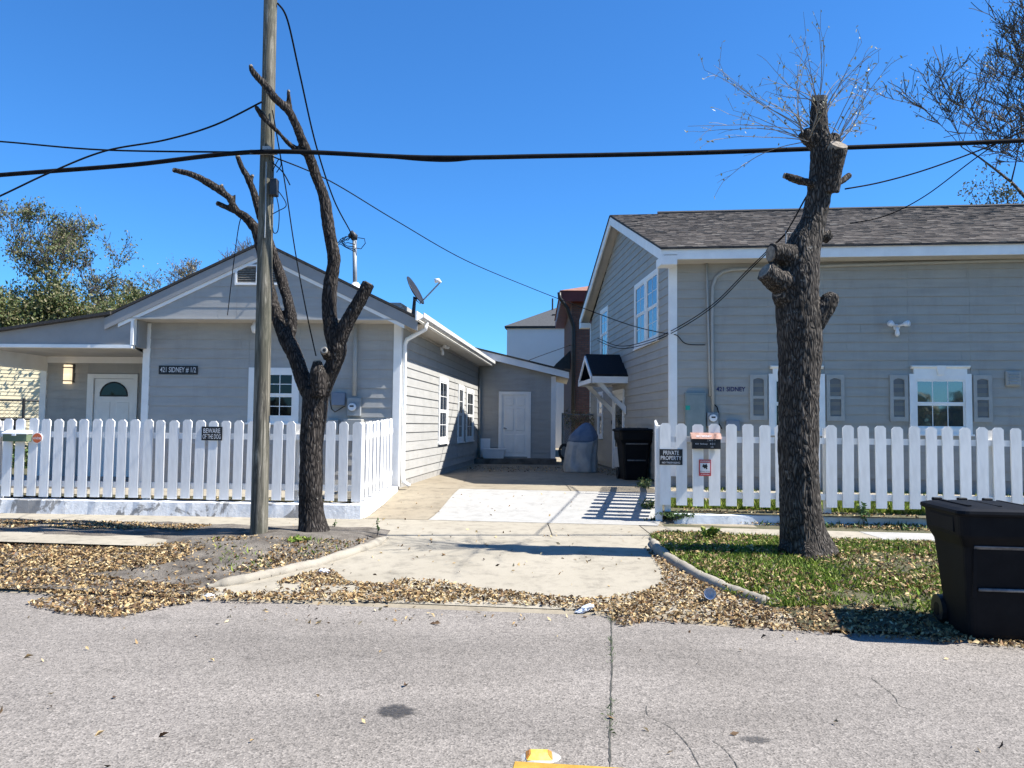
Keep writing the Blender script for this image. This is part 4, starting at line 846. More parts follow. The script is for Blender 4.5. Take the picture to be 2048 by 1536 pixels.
def onpole(y, dx=0, dy=-.13):
    f = atY(530, y, pb.y); t = (f.z-pb.z)/dirp.z; q = pb+dirp*t; return q+Vector((dx, dy, 0))
jb = onpole(378, .12, -.06); mb = MB(); mb.box(jb, (.09, .11, .22)); tag(mb.build('junction_box', 'dark_metal', loc=jb, bevel=.008), 'black cable junction box strapped to the utility pole', 'box')
ck = onpole(312, 0, -.14); mb = MB(); mb.box(ck, (.34, .05, .05)); mb.box(ck+Vector((.04, 0, .03)), (.1, .06, .08)); mb.build('cable_clamp', 'grey_metal', UP)
mb = MB(); mb.tube([onpole(330, .03, -.125), onpole(420, .035, -.125), onpole(480, .03, -.125)], .008, 5); mb.build('ground_wire', 'grey_metal', UP)
def smooth_pts(P, n=8):
    out = []
    for i in range(len(P)-1):
        p0, p1, p2, p3 = P[max(i-1, 0)], P[i], P[i+1], P[min(i+2, len(P)-1)]
        for k in range(n):
            t = k/n; out.append(.5*((2*p1)+(p2-p0)*t+(2*p0-5*p1+4*p2-p3)*t*t+(3*p1-p0-3*p2+p3)*t**3))
    out.append(P[-1]); return out
def wire(pts, r, label, name='overhead_wire', mat='cable', cat='wire', group=None):
    P = smooth_pts([atY(*p) if not isinstance(p, Vector) else p for p in pts]); mb = MB(); mb.tube(P, r, 7); return tag(mb.build(name, mat, smooth=True, loc=P[0]), label, cat, group)
wire([(-260, 372, 10.6), (0, 350, 10.3), (260, 330, 10.05), (ck+Vector((0, -.02, 0))), (850, 315, 9.75), (1100, 312, 9.72), (1380, 306, 9.72), (1640, 297, 9.78), (1860, 289, 9.85), (2048, 281, 9.9), (2300, 268, 10)], .030, 'thick black cable bundle strung from the pole past both trees', 'cable_bundle', cat='cable')
wire([(790, 315, 9.76), (850, 320, 9.75), (905, 321, 9.74), (960, 315, 9.74)], .018, 'black splice sleeve on the thick cable above the driveway', 'cable_splice', cat='cable')
tp = onpole(8, .1, -.02)
wire([tp, (575, 40, 10.2), (600, 150, 10.9), (632, 290, 12.2), (668, 400, 14), (700, 462, 16), mt_+Vector((-.05, -.05, .02))], .013, 'twisted service wire from pole top to the roof mast', cat='wire')
wire([onpole(318, .1, -.1), (660, 362, 11.3), (790, 440, 13.6), (930, 520, 16.5), (1060, 575, 20), (1150, 610, 17.5), (1260, 650, 16.2), RS.P(-.05, RS.sz(1335, 670)[1], .04), RF.P(.12, RF.sz(1350, 671)[1], .05), RF.P(RF.sz(1372, 688)[0], RF.sz(1372, 688)[1], .05), RF.P(RF.sz(1410, 690)[0], RF.sz(1410, 690)[1], .05)], .009, 'long thin wire from the pole across the driveway to tall house')
wire([(-200, 270, 12), (0, 283, 11.2), (210, 300, 10.5), onpole(309, -.08, -.08)], .012, 'thin wire meeting the pole just above the cable bundle')
wire([(-150, 460, 9.5), (0, 392, 9.8), (100, 345, 9.9), (210, 302, 10), (330, 280, 10), (430, 250, 10), onpole(210, -.05, -.1)], .012, 'sagging wire looping up to the pole above cable bundle')
wire([onpole(225, .08, -.08), (557, 290, 9.9), (572, 380, 9.9), (590, 500, 9.95), (612, 620, 10), (632, 712, 10.05)], .008, 'thin wire hanging from the pole down into the left tree')
wire([onpole(330, .1, -.1), (566, 345, 9.9), (580, 370, 9.9)], .008, 'short loose wire end beside the pole junction box')
for k, pts in enumerate(([(548, 372, 9.9), (566, 395, 9.9), (572, 412, 9.9), (556, 422, 9.9), (545, 428, 9.9)], [(550, 380, 9.9), (558, 420, 9.9), (556, 460, 9.9), (548, 466, 9.9), (545, 455, 9.9)], [(553, 345, 9.9), (562, 330, 9.9), (558, 318, 9.9), (545, 342, 9.9)])):
    wire(pts, .006, ('round black wire loop bulging right of the junction box', 'long narrow wire loop hanging below the junction box', 'small wire curl between cable clamp and junction box')[k], 'wire_loop')
wire([(487, 428, 9.95), (478, 450, 11), (468, 520, 12.5), (455, 630, LG.P(-2, 0, .1).y)], .007, 'thin wire dropping from the left tree to the gable')
nd = atY(1572, 466, 13.5)
wire([(1638, 360, 9.9), (1612, 395, 10.4), (1590, 435, 12), nd], .012, 'dark wire descending from big tree to roof insulator')
for k, (dy, lb) in enumerate(((0, 'upper'), (5, 'lower'))):
    wire([nd+Vector((0, 0, -.02*k)), (1500, 535+dy, 14.2), (1430, 605+dy, 14.9), (1360, 652+dy, 15.3), (1300, 680+dy, 17), (1240, 692+dy, 19), (1195, 676+dy, 22)], .009, lb+' of two drop wires crossing the tall house corner')
RI = thing('roof_insulator', RP(2.0, -.4, zET), 'small insulator rack with wire loops at the roof edge', 'insulator')
mb = MB(); mb.tube([nd+Vector((0, 0, -.28)), nd+Vector((0, 0, .04))], .012, 6); mb.build('rod', 'grey_metal', RI)
for k in range(3):
    mb = MB(); cc = nd+Vector((.06+.05*k, 0, -.06-.03*k)); mb.tube([cc+Vector((.07*math.cos(j*.7), 0, .10*math.sin(j*.7))) for j in range(10)], .006, 5); mb.build('wire_loop', 'cable', RI)
mb = MB(); mb.tube([nd+Vector((-.02, 0, .0)), nd+Vector((.3, 0, .0))], .01, 6); mb.build('arm', 'grey_metal', RI)
wire([(1690, 378, 9.9), (1760, 365, 10), (1850, 340, 10), (1960, 300, 9.95), (2048, 262, 9.9), (2200, 200, 9.9)], .010, 'thin wire rising from big tree to the upper cable')
wire([(1700, 447, 12), (1770, 432, 11.5), (1850, 392, 11), (1960, 310, 10.3), (2100, 215, 9.9)], .008, 'thinner wire slanting over the shingled roof')
wire([(1040, 728, 26), (1080, 712, 28), (1142, 690, 31)], .012, 'short wire between addition roof and the brick building')
# ------------------------------------------------------------------ pruned trees
def pruned(name, label, mat, Y0, chains, voxel, disp, fr=14):
    mb = MB(); loc = None; ends = []
    for ch in chains:
        P = []; r = []
        for (x, y, w, dy) in ch:
            q = atY(x, y, Y0+dy); P.append(q); r.append(w/2*q.y/F)
        if loc is None: loc = Vector((P[0].x, P[0].y, gz(P[0].x, P[0].y)))
        if len(ends) or mb.v: ends.append((P[-1].copy(), (P[-1]-P[-2]).normalized(), r[-1]))
        PR = smooth_pts([Vector((*q, )) for q in P], 4); RRs = smooth_pts([Vector((a, 0, 0)) for a in r], 4); mb.tube(PR, [max(.006, v.x) for v in RRs], 12)
    root = thing(name, loc, label, 'tree'); me = mb.mesh('trunk', loc); tmp = bpy.data.objects.new('tmp', me); COL.objects.link(tmp)
    md = tmp.modifiers.new('r', 'REMESH'); md.mode = 'VOXEL'; md.voxel_size = voxel; ms_ = tmp.modifiers.new('s', 'SMOOTH'); ms_.iterations = 3
    bpy.context.view_layer.update(); dg = bpy.context.evaluated_depsgraph_get(); m2 = bpy.data.meshes.new_from_object(tmp.evaluated_get(dg)); bpy.data.objects.remove(tmp)
    nv = len(m2.vertices); co = np.empty(nv*3); no = np.empty(nv*3); m2.vertices.foreach_get('co', co); m2.vertices.foreach_get('normal', no); co = co.reshape(-1, 3); no = no.reshape(-1, 3)
    d = np.array([(1-abs(mnoise.noise(Vector((c[0]*fr, c[1]*fr, c[2]*fr*.32)))*2.2))*.6+mnoise.noise(Vector((c[0]*fr*2.3, c[1]*fr*2.3, c[2]*fr*1.1)))*.5+1.4*mnoise.noise(Vector((c[0]*3, c[1]*3, c[2]*2))) for c in co])
    co += no*((d-d.mean())*disp-voxel*.45)[:, None]; m2.vertices.foreach_set('co', co.ravel()); m2.name = 'trunk'; m2.materials.clear(); m2.materials.append(M[mat]); m2.polygons.foreach_set('use_smooth', [True]*len(m2.polygons))
    o = bpy.data.objects.new('trunk', m2); COL.objects.link(o); o.parent = root; WLOC[o.name] = loc
    for (e, d_, r_) in ends:
        if e.z > 1.2 and r_ > .022: mb = MB(); mb.tube([e-d_*.02, e+d_*.004], [r_*.80, r_*.72], 11); mb.build('sawn_face', 'cut_wood', root)
    return root
LT_ = pruned('pruned_tree', 'dark slender tree with bare sawn limbs beside the utility pole', 'bark_l', 10.15, [
    [(627, 1085, 86, 0), (626, 1062, 66, 0), (623, 1030, 53, 0), (622, 960, 48, 0), (624, 880, 47, 0), (629, 820, 52, 0), (633, 778, 54, 0)],
    [(632, 800, 46, 0), (609, 765, 36, .02), (592, 718, 33, .05), (575, 682, 36, .1), (562, 652, 30, .15), (548, 614, 26, .2), (534, 560, 24, .25), (524, 505, 24, .25), (513, 462, 23, .25), (490, 434, 21, .25), (473, 422, 18, .25), (457, 394, 17, .25), (423, 370, 17, .25), (386, 350, 15, .25), (347, 340, 12, .25)],
    [(474, 424, 16, .25), (454, 415, 13, .3), (434, 406, 11, .3)], [(455, 392, 9, .25), (443, 370, 8, .25)], [(470, 412, 8, .25), (470, 388, 6, .25)],
    [(573, 690, 28, .1), (582, 655, 26, .15), (581, 625, 24, .2), (573, 590, 23, .3), (561, 553, 22, .4), (547, 512, 21, .45), (530, 460, 20, .5), (515, 412, 18, .5), (507, 384, 17, .5), (495, 356, 16, .5), (482, 331, 14, .5), (475, 312, 12, .5)], [(503, 375, 9, .5), (505, 350, 8, .5)],
    [(634, 800, 44, 0), (655, 757, 36, -.05), (669, 722, 36, -.08), (674, 692, 40, -.1), (664, 664, 34, -.1), (658, 614, 31, -.1), (662, 561, 30, -.1), (668, 521, 29, -.1), (661, 480, 27, -.1), (655, 440, 26, -.1), (649, 395, 24, -.1), (633, 353, 22, -.1), (618, 312, 21, -.2), (604, 281, 20, -.26), (592, 250, 19, -.32), (577, 222, 18, -.38), (551, 197, 17, -.44), (532, 172, 16, -.46), (508, 146, 15, -.48), (501, 131, 10, -.48)],
    [(610, 306, 15, -.2), (583, 292, 12, -.3), (561, 269, 11, -.38), (539, 247, 11, -.42), (520, 225, 11, -.43), (512, 214, 9, -.43)], [(579, 222, 12, -.38), (578, 200, 11, -.38), (577, 181, 8, -.38)],
    [(673, 694, 34, -.1), (685, 664, 32, -.15), (698, 638, 31, -.18), (720, 600, 30, -.2), (738, 566, 27, -.22)],
    [(638, 792, 30, -.15), (636, 750, 34, -.2), (634, 722, 20, -.2)], [(655, 715, 20, -.15), (648, 702, 19, -.28)],
    [(600, 1072, 20, -.1), (622, 1048, 24, -.05)], [(655, 1078, 18, -.05), (632, 1045, 24, 0)]], .013, .009, 17)
q0 = atY(648, 700, 9.84); mb = MB(); mb.tube([q0+Vector((0, .02, 0)), q0+Vector((0, -.006, 0))], [.042, .038], 12); mb.build('sawn_face', 'cut_wood_pale', LT_); mb = MB(); mb.tube([q0+Vector((.005, 0, -.004)), q0+Vector((.005, -.009, -.004))], .022, 9); mb.build('sawn_hollow', 'black', LT_)
RT_ = pruned('pruned_tree', 'thick topped tree with knobbly cut limbs and sprouting twigs', 'bark_r', 9.05, [
    [(1618, 1135, 150, 0), (1614, 1100, 112, 0), (1606, 1060, 92, 0), (1599, 1000, 82, 0), (1597, 900, 79, 0), (1597, 800, 81, 0), (1599, 720, 86, 0), (1598, 650, 88, 0), (1594, 600, 84, 0), (1596, 550, 86, 0), (1606, 500, 74, 0), (1624, 450, 54, 0), (1636, 400, 50, 0), (1642, 350, 50, 0), (1643, 300, 46, 0), (1637, 250, 38, 0), (1638, 192, 32, 0)],
    [(1603, 530, 60, 0), (1570, 510, 50, -.1), (1541, 507, 44, -.15)], [(1592, 575, 66, 0), (1556, 562, 54, -.12), (1529, 541, 44, -.18)], [(1578, 600, 60, -.03), (1560, 580, 44, -.1)],
    [(1608, 660, 60, 0), (1640, 628, 46, -.05), (1660, 600, 36, -.08), (1666, 588, 24, -.08)], [(1656, 385, 44, -.05), (1664, 338, 42, -.12), (1676, 296, 38, -.2)], [(1650, 372, 18, -.05), (1610, 364, 16, -.1), (1568, 351, 15, -.12)], [(1670, 372, 12, 0), (1700, 350, 10, .1)],
    [(1640, 290, 44, 0), (1612, 268, 34, 0), (1606, 262, 22, 0)], [(1655, 300, 40, .05), (1672, 272, 26, .08)], [(1660, 480, 20, 0), (1648, 470, 34, 0)], [(1570, 1110, 40, -.1), (1600, 1070, 50, 0)], [(1672, 1122, 34, -.15), (1630, 1075, 56, 0)], [(1620, 1130, 44, -.3), (1612, 1080, 56, -.1)]], .014, .012, 15)
q0 = atY(1678, 291, 8.83); mb = MB(); mb.tube([q0+Vector((-.012, .05, -.05)), q0+Vector((0, -.005, .012))], [.105, .10], 14); mb.build('sawn_face', 'cut_wood', RT_)
q0 = atY(1638, 194, 9.05); mb = MB(); mb.tube([q0+Vector((0, 0, -.05)), q0+Vector((-.0, -.02, .01))], [.095, .085], 12); mb.build('sawn_face', 'cut_wood', RT_)
# ------------------------------------------------------------------ numpy scatter of small leaves / blades
def leaf_mesh(name, mat, P, length, width, tilt, parent=None, curl=.25, loc=(0, 0, 0), dirs=None, kind='stuff', label=None, cat=None, fold=.35):
    P = np.asarray(P, float); n = len(P); L = NR.uniform(*length, n); Wd = L*NR.uniform(*width, n)
    if dirs is None:
        az = NR.uniform(0, 2*np.pi, n); el = NR.normal(0, tilt, n); D = np.stack([np.cos(az)*np.cos(el), np.sin(az)*np.cos(el), np.sin(el)], 1)
    else: D = dirs
    U = NR.normal(0, tilt, (n, 3)); U[:, 2] += 1; S = np.cross(D, U); S /= np.linalg.norm(S, axis=1)[:, None]+1e-9; Nn = np.cross(S, D)
    c = NR.uniform(-curl, curl, n)[:, None]; fo = NR.uniform(0, fold, n)[:, None]
    a = P-D*(L/2)[:, None]; b = P+D*(L/2)[:, None]+Nn*c*L[:, None]*.6; m_ = P-Nn*c*L[:, None]*.25
    l = m_+S*(Wd/2)[:, None]+Nn*fo*Wd[:, None]; r = m_-S*(Wd/2)[:, None]+Nn*fo*Wd[:, None]
    V = np.stack([a, l, b, r], 1).reshape(-1, 3)-np.array(loc); F_ = np.arange(n*4).reshape(-1, 4)
    tri = np.concatenate([F_[:, [0, 1, 2]], F_[:, [0, 2, 3]]], 0)
    me = bpy.data.meshes.new(name); me.vertices.add(len(V)); me.vertices.foreach_set('co', V.ravel()); me.loops.add(tri.size); me.loops.foreach_set('vertex_index', tri.ravel().astype(np.int32))
    me.polygons.add(len(tri)); me.polygons.foreach_set('loop_start', np.arange(0, tri.size, 3, dtype=np.int32)); me.update(); me.materials.append(M[mat])
    o = bpy.data.objects.new(name, me); COL.objects.link(o)
    if parent: o.parent = parent
    else: o.location = loc
    if kind: o['kind'] = kind
    return tag(o, label, cat)
def proj(P):
    q = CM.transposed() @ (Vector(P)-Vector((0, 0, CAMZ))); return 1024+F*q.x/-q.z, 768-F*q.y/-q.z
def inside(x, y, poly):
    c = False; j = len(poly)-1
    for i in range(len(poly)):
        xi, yi = poly[i]; xj, yj = poly[j]
        if (yi > y) != (yj > y) and x < (xj-xi)*(y-yi)/(yj-yi)+xi: c = not c
        j = i
    return c
def region(poly, dens, zoff=.0, mod=None, zf=gz):
    W_ = [gp(x, y, zz) for x, y in poly for zz in (.0, .45)]; x0, x1 = min(p.x for p in W_)-.3, max(p.x for p in W_)+.3; y0, y1 = min(p.y for p in W_)-.3, max(p.y for p in W_)+.3
    n = int((x1-x0)*(y1-y0)*dens); out = []
    for _ in range(n):
        x, y = R.uniform(x0, x1), R.uniform(y0, y1); z = zf(x, y); px, py = proj((x, y, z))
        if inside(px, py, poly) and (mod is None or R.random() < mod(x, y, px, py)): out.append((x, y, z+zoff+R.random()*.012))
    return out
BARE = [(170, 1152), (330, 1130), (430, 1092), (520, 1085), (545, 1105), (470, 1140), (425, 1165), (370, 1174), (290, 1165)]
nz_ = lambda x, y, s: mnoise.noise(Vector((x*s, y*s, 1.7)))
lv = region([(-60, 1084), (60, 1084), (130, 1092), (250, 1100), (330, 1090), (420, 1078), (500, 1074), (600, 1080), (700, 1082), (765, 1078), (730, 1100), (640, 1128), (560, 1152), (430, 1180), (424, 1202), (330, 1216), (240, 1238), (130, 1230), (45, 1210), (120, 1193), (0, 1180), (-60, 1176)], 2100, .015, lambda x, y, px, py: .10 if inside(px, py, BARE) else min(1, (.85 if py > 1180 or px < 380 else .42)+.5*nz_(x, y, 1.6)))
lv += region([(405, 1180), (520, 1184), (560, 1165), (600, 1150), (660, 1140), (700, 1168), (780, 1170), (800, 1160), (880, 1162), (950, 1178), (1060, 1190), (1180, 1200), (1280, 1188), (1310, 1180), (1300, 1245), (1240, 1256), (1210, 1228), (1080, 1214), (860, 1208), (640, 1204), (420, 1203)], 2100, .015, lambda x, y, px, py: .12 if (440 < px < 600 and 1168 < py < 1188) or (640 < px < 720 and 1172 < py < 1188) else min(1, .75+.6*nz_(x, y, 1.5)))
lv += region([(1285, 1090), (1312, 1112), (1345, 1135), (1400, 1165), (1470, 1196), (1550, 1222), (1640, 1212), (1740, 1212), (1880, 1235), (1890, 1290), (1760, 1278), (1640, 1270), (1500, 1258), (1400, 1250), (1300, 1246), (1215, 1232), (1280, 1190), (1325, 1165), (1320, 1140)], 1900, .015, lambda x, y, px, py: min(1, .8+.5*nz_(x, y, 1.5)))
lawnp = [(1300, 1072), (1330, 1068), (1560, 1078), (1860, 1090), (2350, 1108), (2350, 1300), (1900, 1240), (1740, 1215), (1640, 1216), (1550, 1220), (1460, 1190), (1390, 1150), (1330, 1118)]
lv += region(lawnp, 800, .05, lambda x, y, px, py: min(1, max(.05, .42+1.0*nz_(x, y, 1.4)+(.3 if px < 1460 else 0))))
lv += region([(1885, 1240), (2350, 1295), (2350, 1325), (2048, 1300), (1885, 1288)], 1100, .015)
lv += region([(-60, 1040), (120, 1043), (280, 1047), (425, 1052), (390, 1062), (200, 1060), (0, 1056), (-60, 1054)], 1400, .01)
lv += region([(1285, 1042), (1330, 1040), (1560, 1052), (1860, 1064), (1860, 1050), (1560, 1040), (1335, 1032)], 700, .015)
lv += region([(1360, 1015), (1840, 1030), (1840, 1036), (1360, 1024)], 200, .0, zf=lambda x, y: .37)
lv += region([(0, 1190), (2048, 1300), (2048, 1536), (0, 1536)], 2.6, .004, zf=lambda x, y: 0.002)
lv += region([(400, 1200), (1240, 1215), (1240, 1262), (400, 1245)], 26, .004, zf=lambda x, y: 0.002)
lv += region([(760, 1060), (1300, 1060), (1320, 1180), (640, 1150)], 9, .008)
lv += region([(740, 1030), (1290, 1040), (1300, 985), (820, 985)], 6, .012)
lv += region([(540, 1035), (830, 1040), (830, 1062), (560, 1062)], 14, .012, zf=lambda x, y: .206)
lv += region([(940, 932), (1200, 936), (1200, 945), (930, 945)], 60, .012); lv += region([(1195, 935), (1260, 945), (1240, 958), (1190, 945)], 90, .012)
lv += region([(270, 998), (700, 1006), (700, 1000), (270, 992)], 120, .0, zf=lambda x, y: .44)
leaf_mesh('fallen_leaves', 'dead_leaf', lv, (.020, .064), (.34, .62), .55, label='drift of dry tan oak leaves along the gutter and verges', cat='leaves', curl=.45)
# grass
def blades(pts, h, mat, label, cat='grass', lean=.5, name='grass'):
    n = len(pts); D = NR.normal(0, lean, (n, 3)); D[:, 2] = 1; D /= np.linalg.norm(D, axis=1)[:, None]
    P = np.array(pts)+D*.02; return leaf_mesh(name, mat, P, h, (.07, .13), .5, dirs=D, curl=.5, label=label, cat=cat)
bl = region(lawnp, 5200, .012, lambda x, y, px, py: min(1, max(.06, .62+1.1*nz_(x, y, 1.1)-(.35 if py < 1092 and px < 1500 else 0))))
blades(bl, (.045, .10), 'grass', 'short green lawn grass around the thick topped tree', lean=.9)
bl = region([(1330, 1016), (1840, 1030), (2100, 1036), (2100, 1022), (1840, 1012), (1330, 1000)], 3000, .0, lambda x, y, px, py: min(1, max(.1, .5+nz_(x, y, 1.3))), zf=lambda x, y: .365)
bl += region([(1340, 975), (2048, 985), (2048, 1000), (1340, 995)], 500, 0, lambda x, y, px, py: min(1, max(.0, .25+.9*nz_(x, y, .9))), zf=lambda x, y: .40)
blades(bl, (.08, .18), 'grass', 'uncut grass growing behind the low white wall', lean=.35)
bl = region([(1285, 1044), (1330, 1040), (1560, 1052), (1860, 1064), (1860, 1050), (1335, 1032)], 900, .0, lambda x, y, px, py: .9 if px < 1480 else .35)
blades(bl, (.06, .14), 'weed', 'weedy ground cover between sidewalk and white wall', 'weeds', .9, 'weeds')
bl = region([(410, 1082), (760, 1078), (730, 1100), (560, 1145), (430, 1160), (440, 1110)], 150, .02, lambda x, y, px, py: 1 if nz_(x, y, 1.9) > .12 else 0)
blades(bl, (.04, .09), 'grass', 'sparse weeds sprouting in the bare soil verge', 'weeds', .9, 'weeds')
# crack in the road with weeds
ck_pts = [gp(x, y, 0) for x, y in ((1222, 1236), (1223, 1262), (1223, 1300), (1224, 1335), (1222, 1380), (1222, 1430), (1220, 1480), (1220, 1536), (1218, 1620))]
def crack(pts, w, label, name='road_crack'):
    P = smooth_pts(pts, 8); mb = MB(); off = []
    for i, q in enumerate(P):
        t = (P[min(i+1, len(P)-1)]-P[max(i-1, 0)]).normalized(); s_ = Vector((-t.y, t.x, 0)); a = w*R.uniform(.35, 1.3)*(1 if 0 < i < len(P)-1 else .2); j = s_*R.uniform(-w*.35, w*.35); mb.v += [tuple(q+j+s_*a+Vector((0, 0, .0035))), tuple(q+j-s_*a+Vector((0, 0, .0035)))]
    for i in range(len(P)-1): mb.f.append((2*i, 2*i+1, 2*i+3, 2*i+2))
    return tag(mb.build(name, 'dirt_dark'), label, 'crack', kind='structure')
M['dirt_dark'] = pm('crack_dirt', (.035, .033, .028), (.09, .085, .07), 20, .95)
crack(ck_pts, .006, 'dirt filled joint running across the road')
crack([gp(x, y, 0) for x, y in ((1293, 1412), (1297, 1432), (1340, 1455), (1375, 1490), (1392, 1520), (1420, 1570))], .0022, 'fine crack in the asphalt')
crack([gp(x, y, 0) for x, y in ((1742, 1356), (1768, 1376), (1790, 1395), (1800, 1412), (1830, 1420))], .0022, 'short fine crack in the asphalt')
crack([gp(x, y, 0) for x, y in ((1425, 1482), (1450, 1500), (1475, 1536), (1480, 1580))], .0022, 'forked fine crack in the asphalt')
pts = []
for a, b in zip(ck_pts[:-2], ck_pts[1:-1]):
    for _ in range(34): q = a.lerp(b, R.random()); pts.append((q.x+R.gauss(0, .014), q.y, .004)) if nz_(q.x, q.y, 2.2) > -.1 else None
blades(pts, (.018, .04), 'weed', 'tiny weeds growing along the road joint', 'weeds', .9, 'weeds')
# stains
def stainm(name, c, a):
    m, t, p = nodes(name); p.inputs['Base Color'].default_value = (*c, 1); p.inputs['Roughness'].default_value = .7
    at = N(t, 'ShaderNodeAttribute'); at.attribute_name = 'fade'; nn_ = noise(t, coords(t), 45, 4)
    mu = N(t, 'ShaderNodeMath', operation='MULTIPLY'); t.links.new(at.outputs['Fac'], mu.inputs[0]); t.links.new(ramp(t, nn_, [(.3, .3), (.65, 1.0)]), mu.inputs[1])
    m2_ = N(t, 'ShaderNodeMath', operation='MULTIPLY'); t.links.new(mu.outputs[0], m2_.inputs[0]); m2_.inputs[1].default_value = a; t.links.new(m2_.outputs[0], p.inputs['Alpha']); return m
M['stain'] = stainm('oil_stain', (.04, .037, .035), 1.0)
M['stain_two'] = stainm('faint_stain', (.06, .056, .052), .75)
for px, py, rx, ry, mt, lb in ((793, 1423, .13, .075, 'stain', 'dark oil stain on the asphalt'), (1512, 1480, .09, .035, 'stain_two', 'faint dark stain on the asphalt')):
    c = gp(px, py, 0); mb = MB(); n = 40; mb.v.append((c.x, c.y, .004))
    for k in range(n): a = 2*math.pi*k/n; q = 1+.45*mnoise.noise(Vector((math.cos(a)*2.2, math.sin(a)*2.2, px)))+.25*mnoise.noise(Vector((math.cos(a)*6, math.sin(a)*6, px))); mb.v.append((c.x+rx*q*math.cos(a), c.y+ry*1.5*q*math.sin(a), .004))
    ring = [Vector(q) for q in mb.v[1:]]; mb.v += [tuple(Vector((c.x, c.y, .004)).lerp(q, .62)) for q in ring]
    for k in range(n): k2 = (k+1) % n; mb.f += [(0, n+1+k, n+1+k2), (n+1+k, 1+k, 1+k2, n+1+k2)]
    o = mb.build('road_stain', mt); at_ = o.data.attributes.new('fade', 'FLOAT', 'POINT'); at_.data.foreach_set('value', [1.0]+[0.0]*n+[1.0]*n); tag(o, lb, 'stain', kind='structure')
# yellow line and reflector
y0 = gp(1030, 1524, 0); y1 = gp(1195, 1534, 0); dr = Vector((1, -.12, 0)).normalized()
mb = MB(); a = y0; b = y0+dr*3.2; nn = Vector((dr.y, -dr.x, 0)); mb.quad(a+Vector((0, 0, .004)), a+nn*.11+Vector((0, 0, .004)), b+nn*.11+Vector((0, 0, .004)), b+Vector((0, 0, .004))); struct(mb.build('centre_line', 'yellow_paint'), 'worn yellow painted centre line', 'road marking')
rc_ = gp(1078, 1514, 0); RD = thing('road_reflector', rc_, 'amber road stud on a grey adhesive pad beside yellow line', 'road stud')
mb = MB(); mb.tube([rc_+Vector((.01, 0, .0)), rc_+Vector((.01, 0, .006))], [.10, .085], 18); o = mb.build('pad', 'conduit', RD); o.scale = (1, .8, 1)
mb = MB(); mb.hexa([rc_+Vector(v) for v in ((-.062, -.055, .006), (.062, -.055, .006), (.062, .055, .006), (-.062, .055, .006), (-.042, -.03, .026), (.042, -.03, .026), (.042, .03, .026), (-.042, .03, .026))]); mb.build('body', 'reflector', RD)
for sg in (-1, 1): mb = MB(); mb.hexa([rc_+Vector((sg*x_, y_, z_)) for x_, y_, z_ in ((.063, -.045, .009), (.066, -.045, .009), (.066, .045, .009), (.063, .045, .009), (.045, -.028, .025), (.048, -.028, .025), (.048, .028, .025), (.045, .028, .025))]); mb.build('lens', 'lens', RD)
# litter
cp = gp(1420, 1187, .14); mb = MB(); ax_ = Vector((-.25, -.9, .15)).normalized(); mb.tube([cp+ax_*-.11, cp+ax_*-.108, cp+ax_*.0], [.004, .040, .056], 18, cap=False); mb.tube([cp+ax_*-.10, cp+ax_*-.098, cp+ax_*.002], [.004, .037, .053], 18, cap=False); tag(mb.build('paper_cup', 'litter', loc=cp, smooth=True), 'white cup lying on its side against the lawn kerb', 'cup')
for (px, py, sz_, lb) in ((1168, 1216, .055, 'crushed clear bottle in the gutter leaves'), (648, 1152, .055, 'crumpled white paper beside the curved kerb'), (418, 1190, .05, 'small crumpled white wrapper at the road edge'), (312, 1044, .045, 'white scrap lying on the leafy sidewalk')):
    c = gp(px, py, .05); mb = MB(); bm = bmesh.new(); bmesh.ops.create_icosphere(bm, subdivisions=3, radius=1)
    for v in bm.verts: q = 1+.45*mnoise.noise(v.co*2.3+Vector((px, 0, 0))); v.co = Vector((v.co.x*sz_*(1.5 if 'bottle' in lb else 1)*q, v.co.y*sz_*.6*q, v.co.z*sz_*.5*q)); v.co.z += v.co.x*.4 if 'bottle' in lb else 0
    me = bpy.data.meshes.new('litter'); bm.to_mesh(me); bm.free(); me.materials.append(M['litter']); o = bpy.data.objects.new('crushed_bottle' if 'bottle' in lb else 'paper_scrap', me); COL.objects.link(o); o.location = (c.x, c.y, gz(c.x, c.y)+sz_*.35); tag(o, lb, 'litter')
# plants: ivy clump by driveway, weed at wall, sprigs
def clump(px, py, n, rx, ry, h, mat, name, label, ll=(.04, .07), z=.22, stems=9):
    c = gp(px, py, z); t = thing(name, c, label, 'plant'); P = []
    mb = MB()
    for k in range(stems):
        e = c+Vector((R.gauss(0, rx*.6), R.gauss(0, ry*.6), h*R.uniform(.5, 1))); m_ = c.lerp(e, .5)+Vector((R.gauss(0, .02), 0, .03)); mb.tube(smooth_pts([c+Vector((R.gauss(0, rx*.3), R.gauss(0, ry*.3), 0)), m_, e], 3), .003, 4)
        for _ in range(n//stems): q = m_.lerp(e, R.random()**.7)+Vector((R.gauss(0, rx*.25), R.gauss(0, ry*.25), R.gauss(0, h*.1))); P.append((q.x, q.y, max(q.z, c.z+.01)))
    mb.build('stem', 'twig', t); o = leaf_mesh('foliage', mat, P, ll, (.35, .6), .8, parent=t, loc=c, kind=None); return t
clump(1288, 1000, 420, .10, .35, .42, 'ivy', 'ivy_bush', 'dark ivy clump climbing beside the fence corner', stems=20)
clump(1298, 1028, 220, .14, .15, .24, 'ivy', 'ivy_bush', 'low ivy patch at the foot of the fence corner post', stems=14)
clump(1345, 1045, 160, .22, .06, .14, 'weed', 'leafy_weed', 'trailing leafy weed below the private property sign', stems=12)
clump(1728, 1052, 90, .06, .05, .34, 'weed', 'leafy_weed', 'tall leafy weed against the low white wall', (.05, .09), stems=7)
clump(755, 1072, 26, .04, .03, .24, 'weed', 'leafy_weed', 'thin leafy sprig at the corner of soil verge', (.04, .06), stems=3)
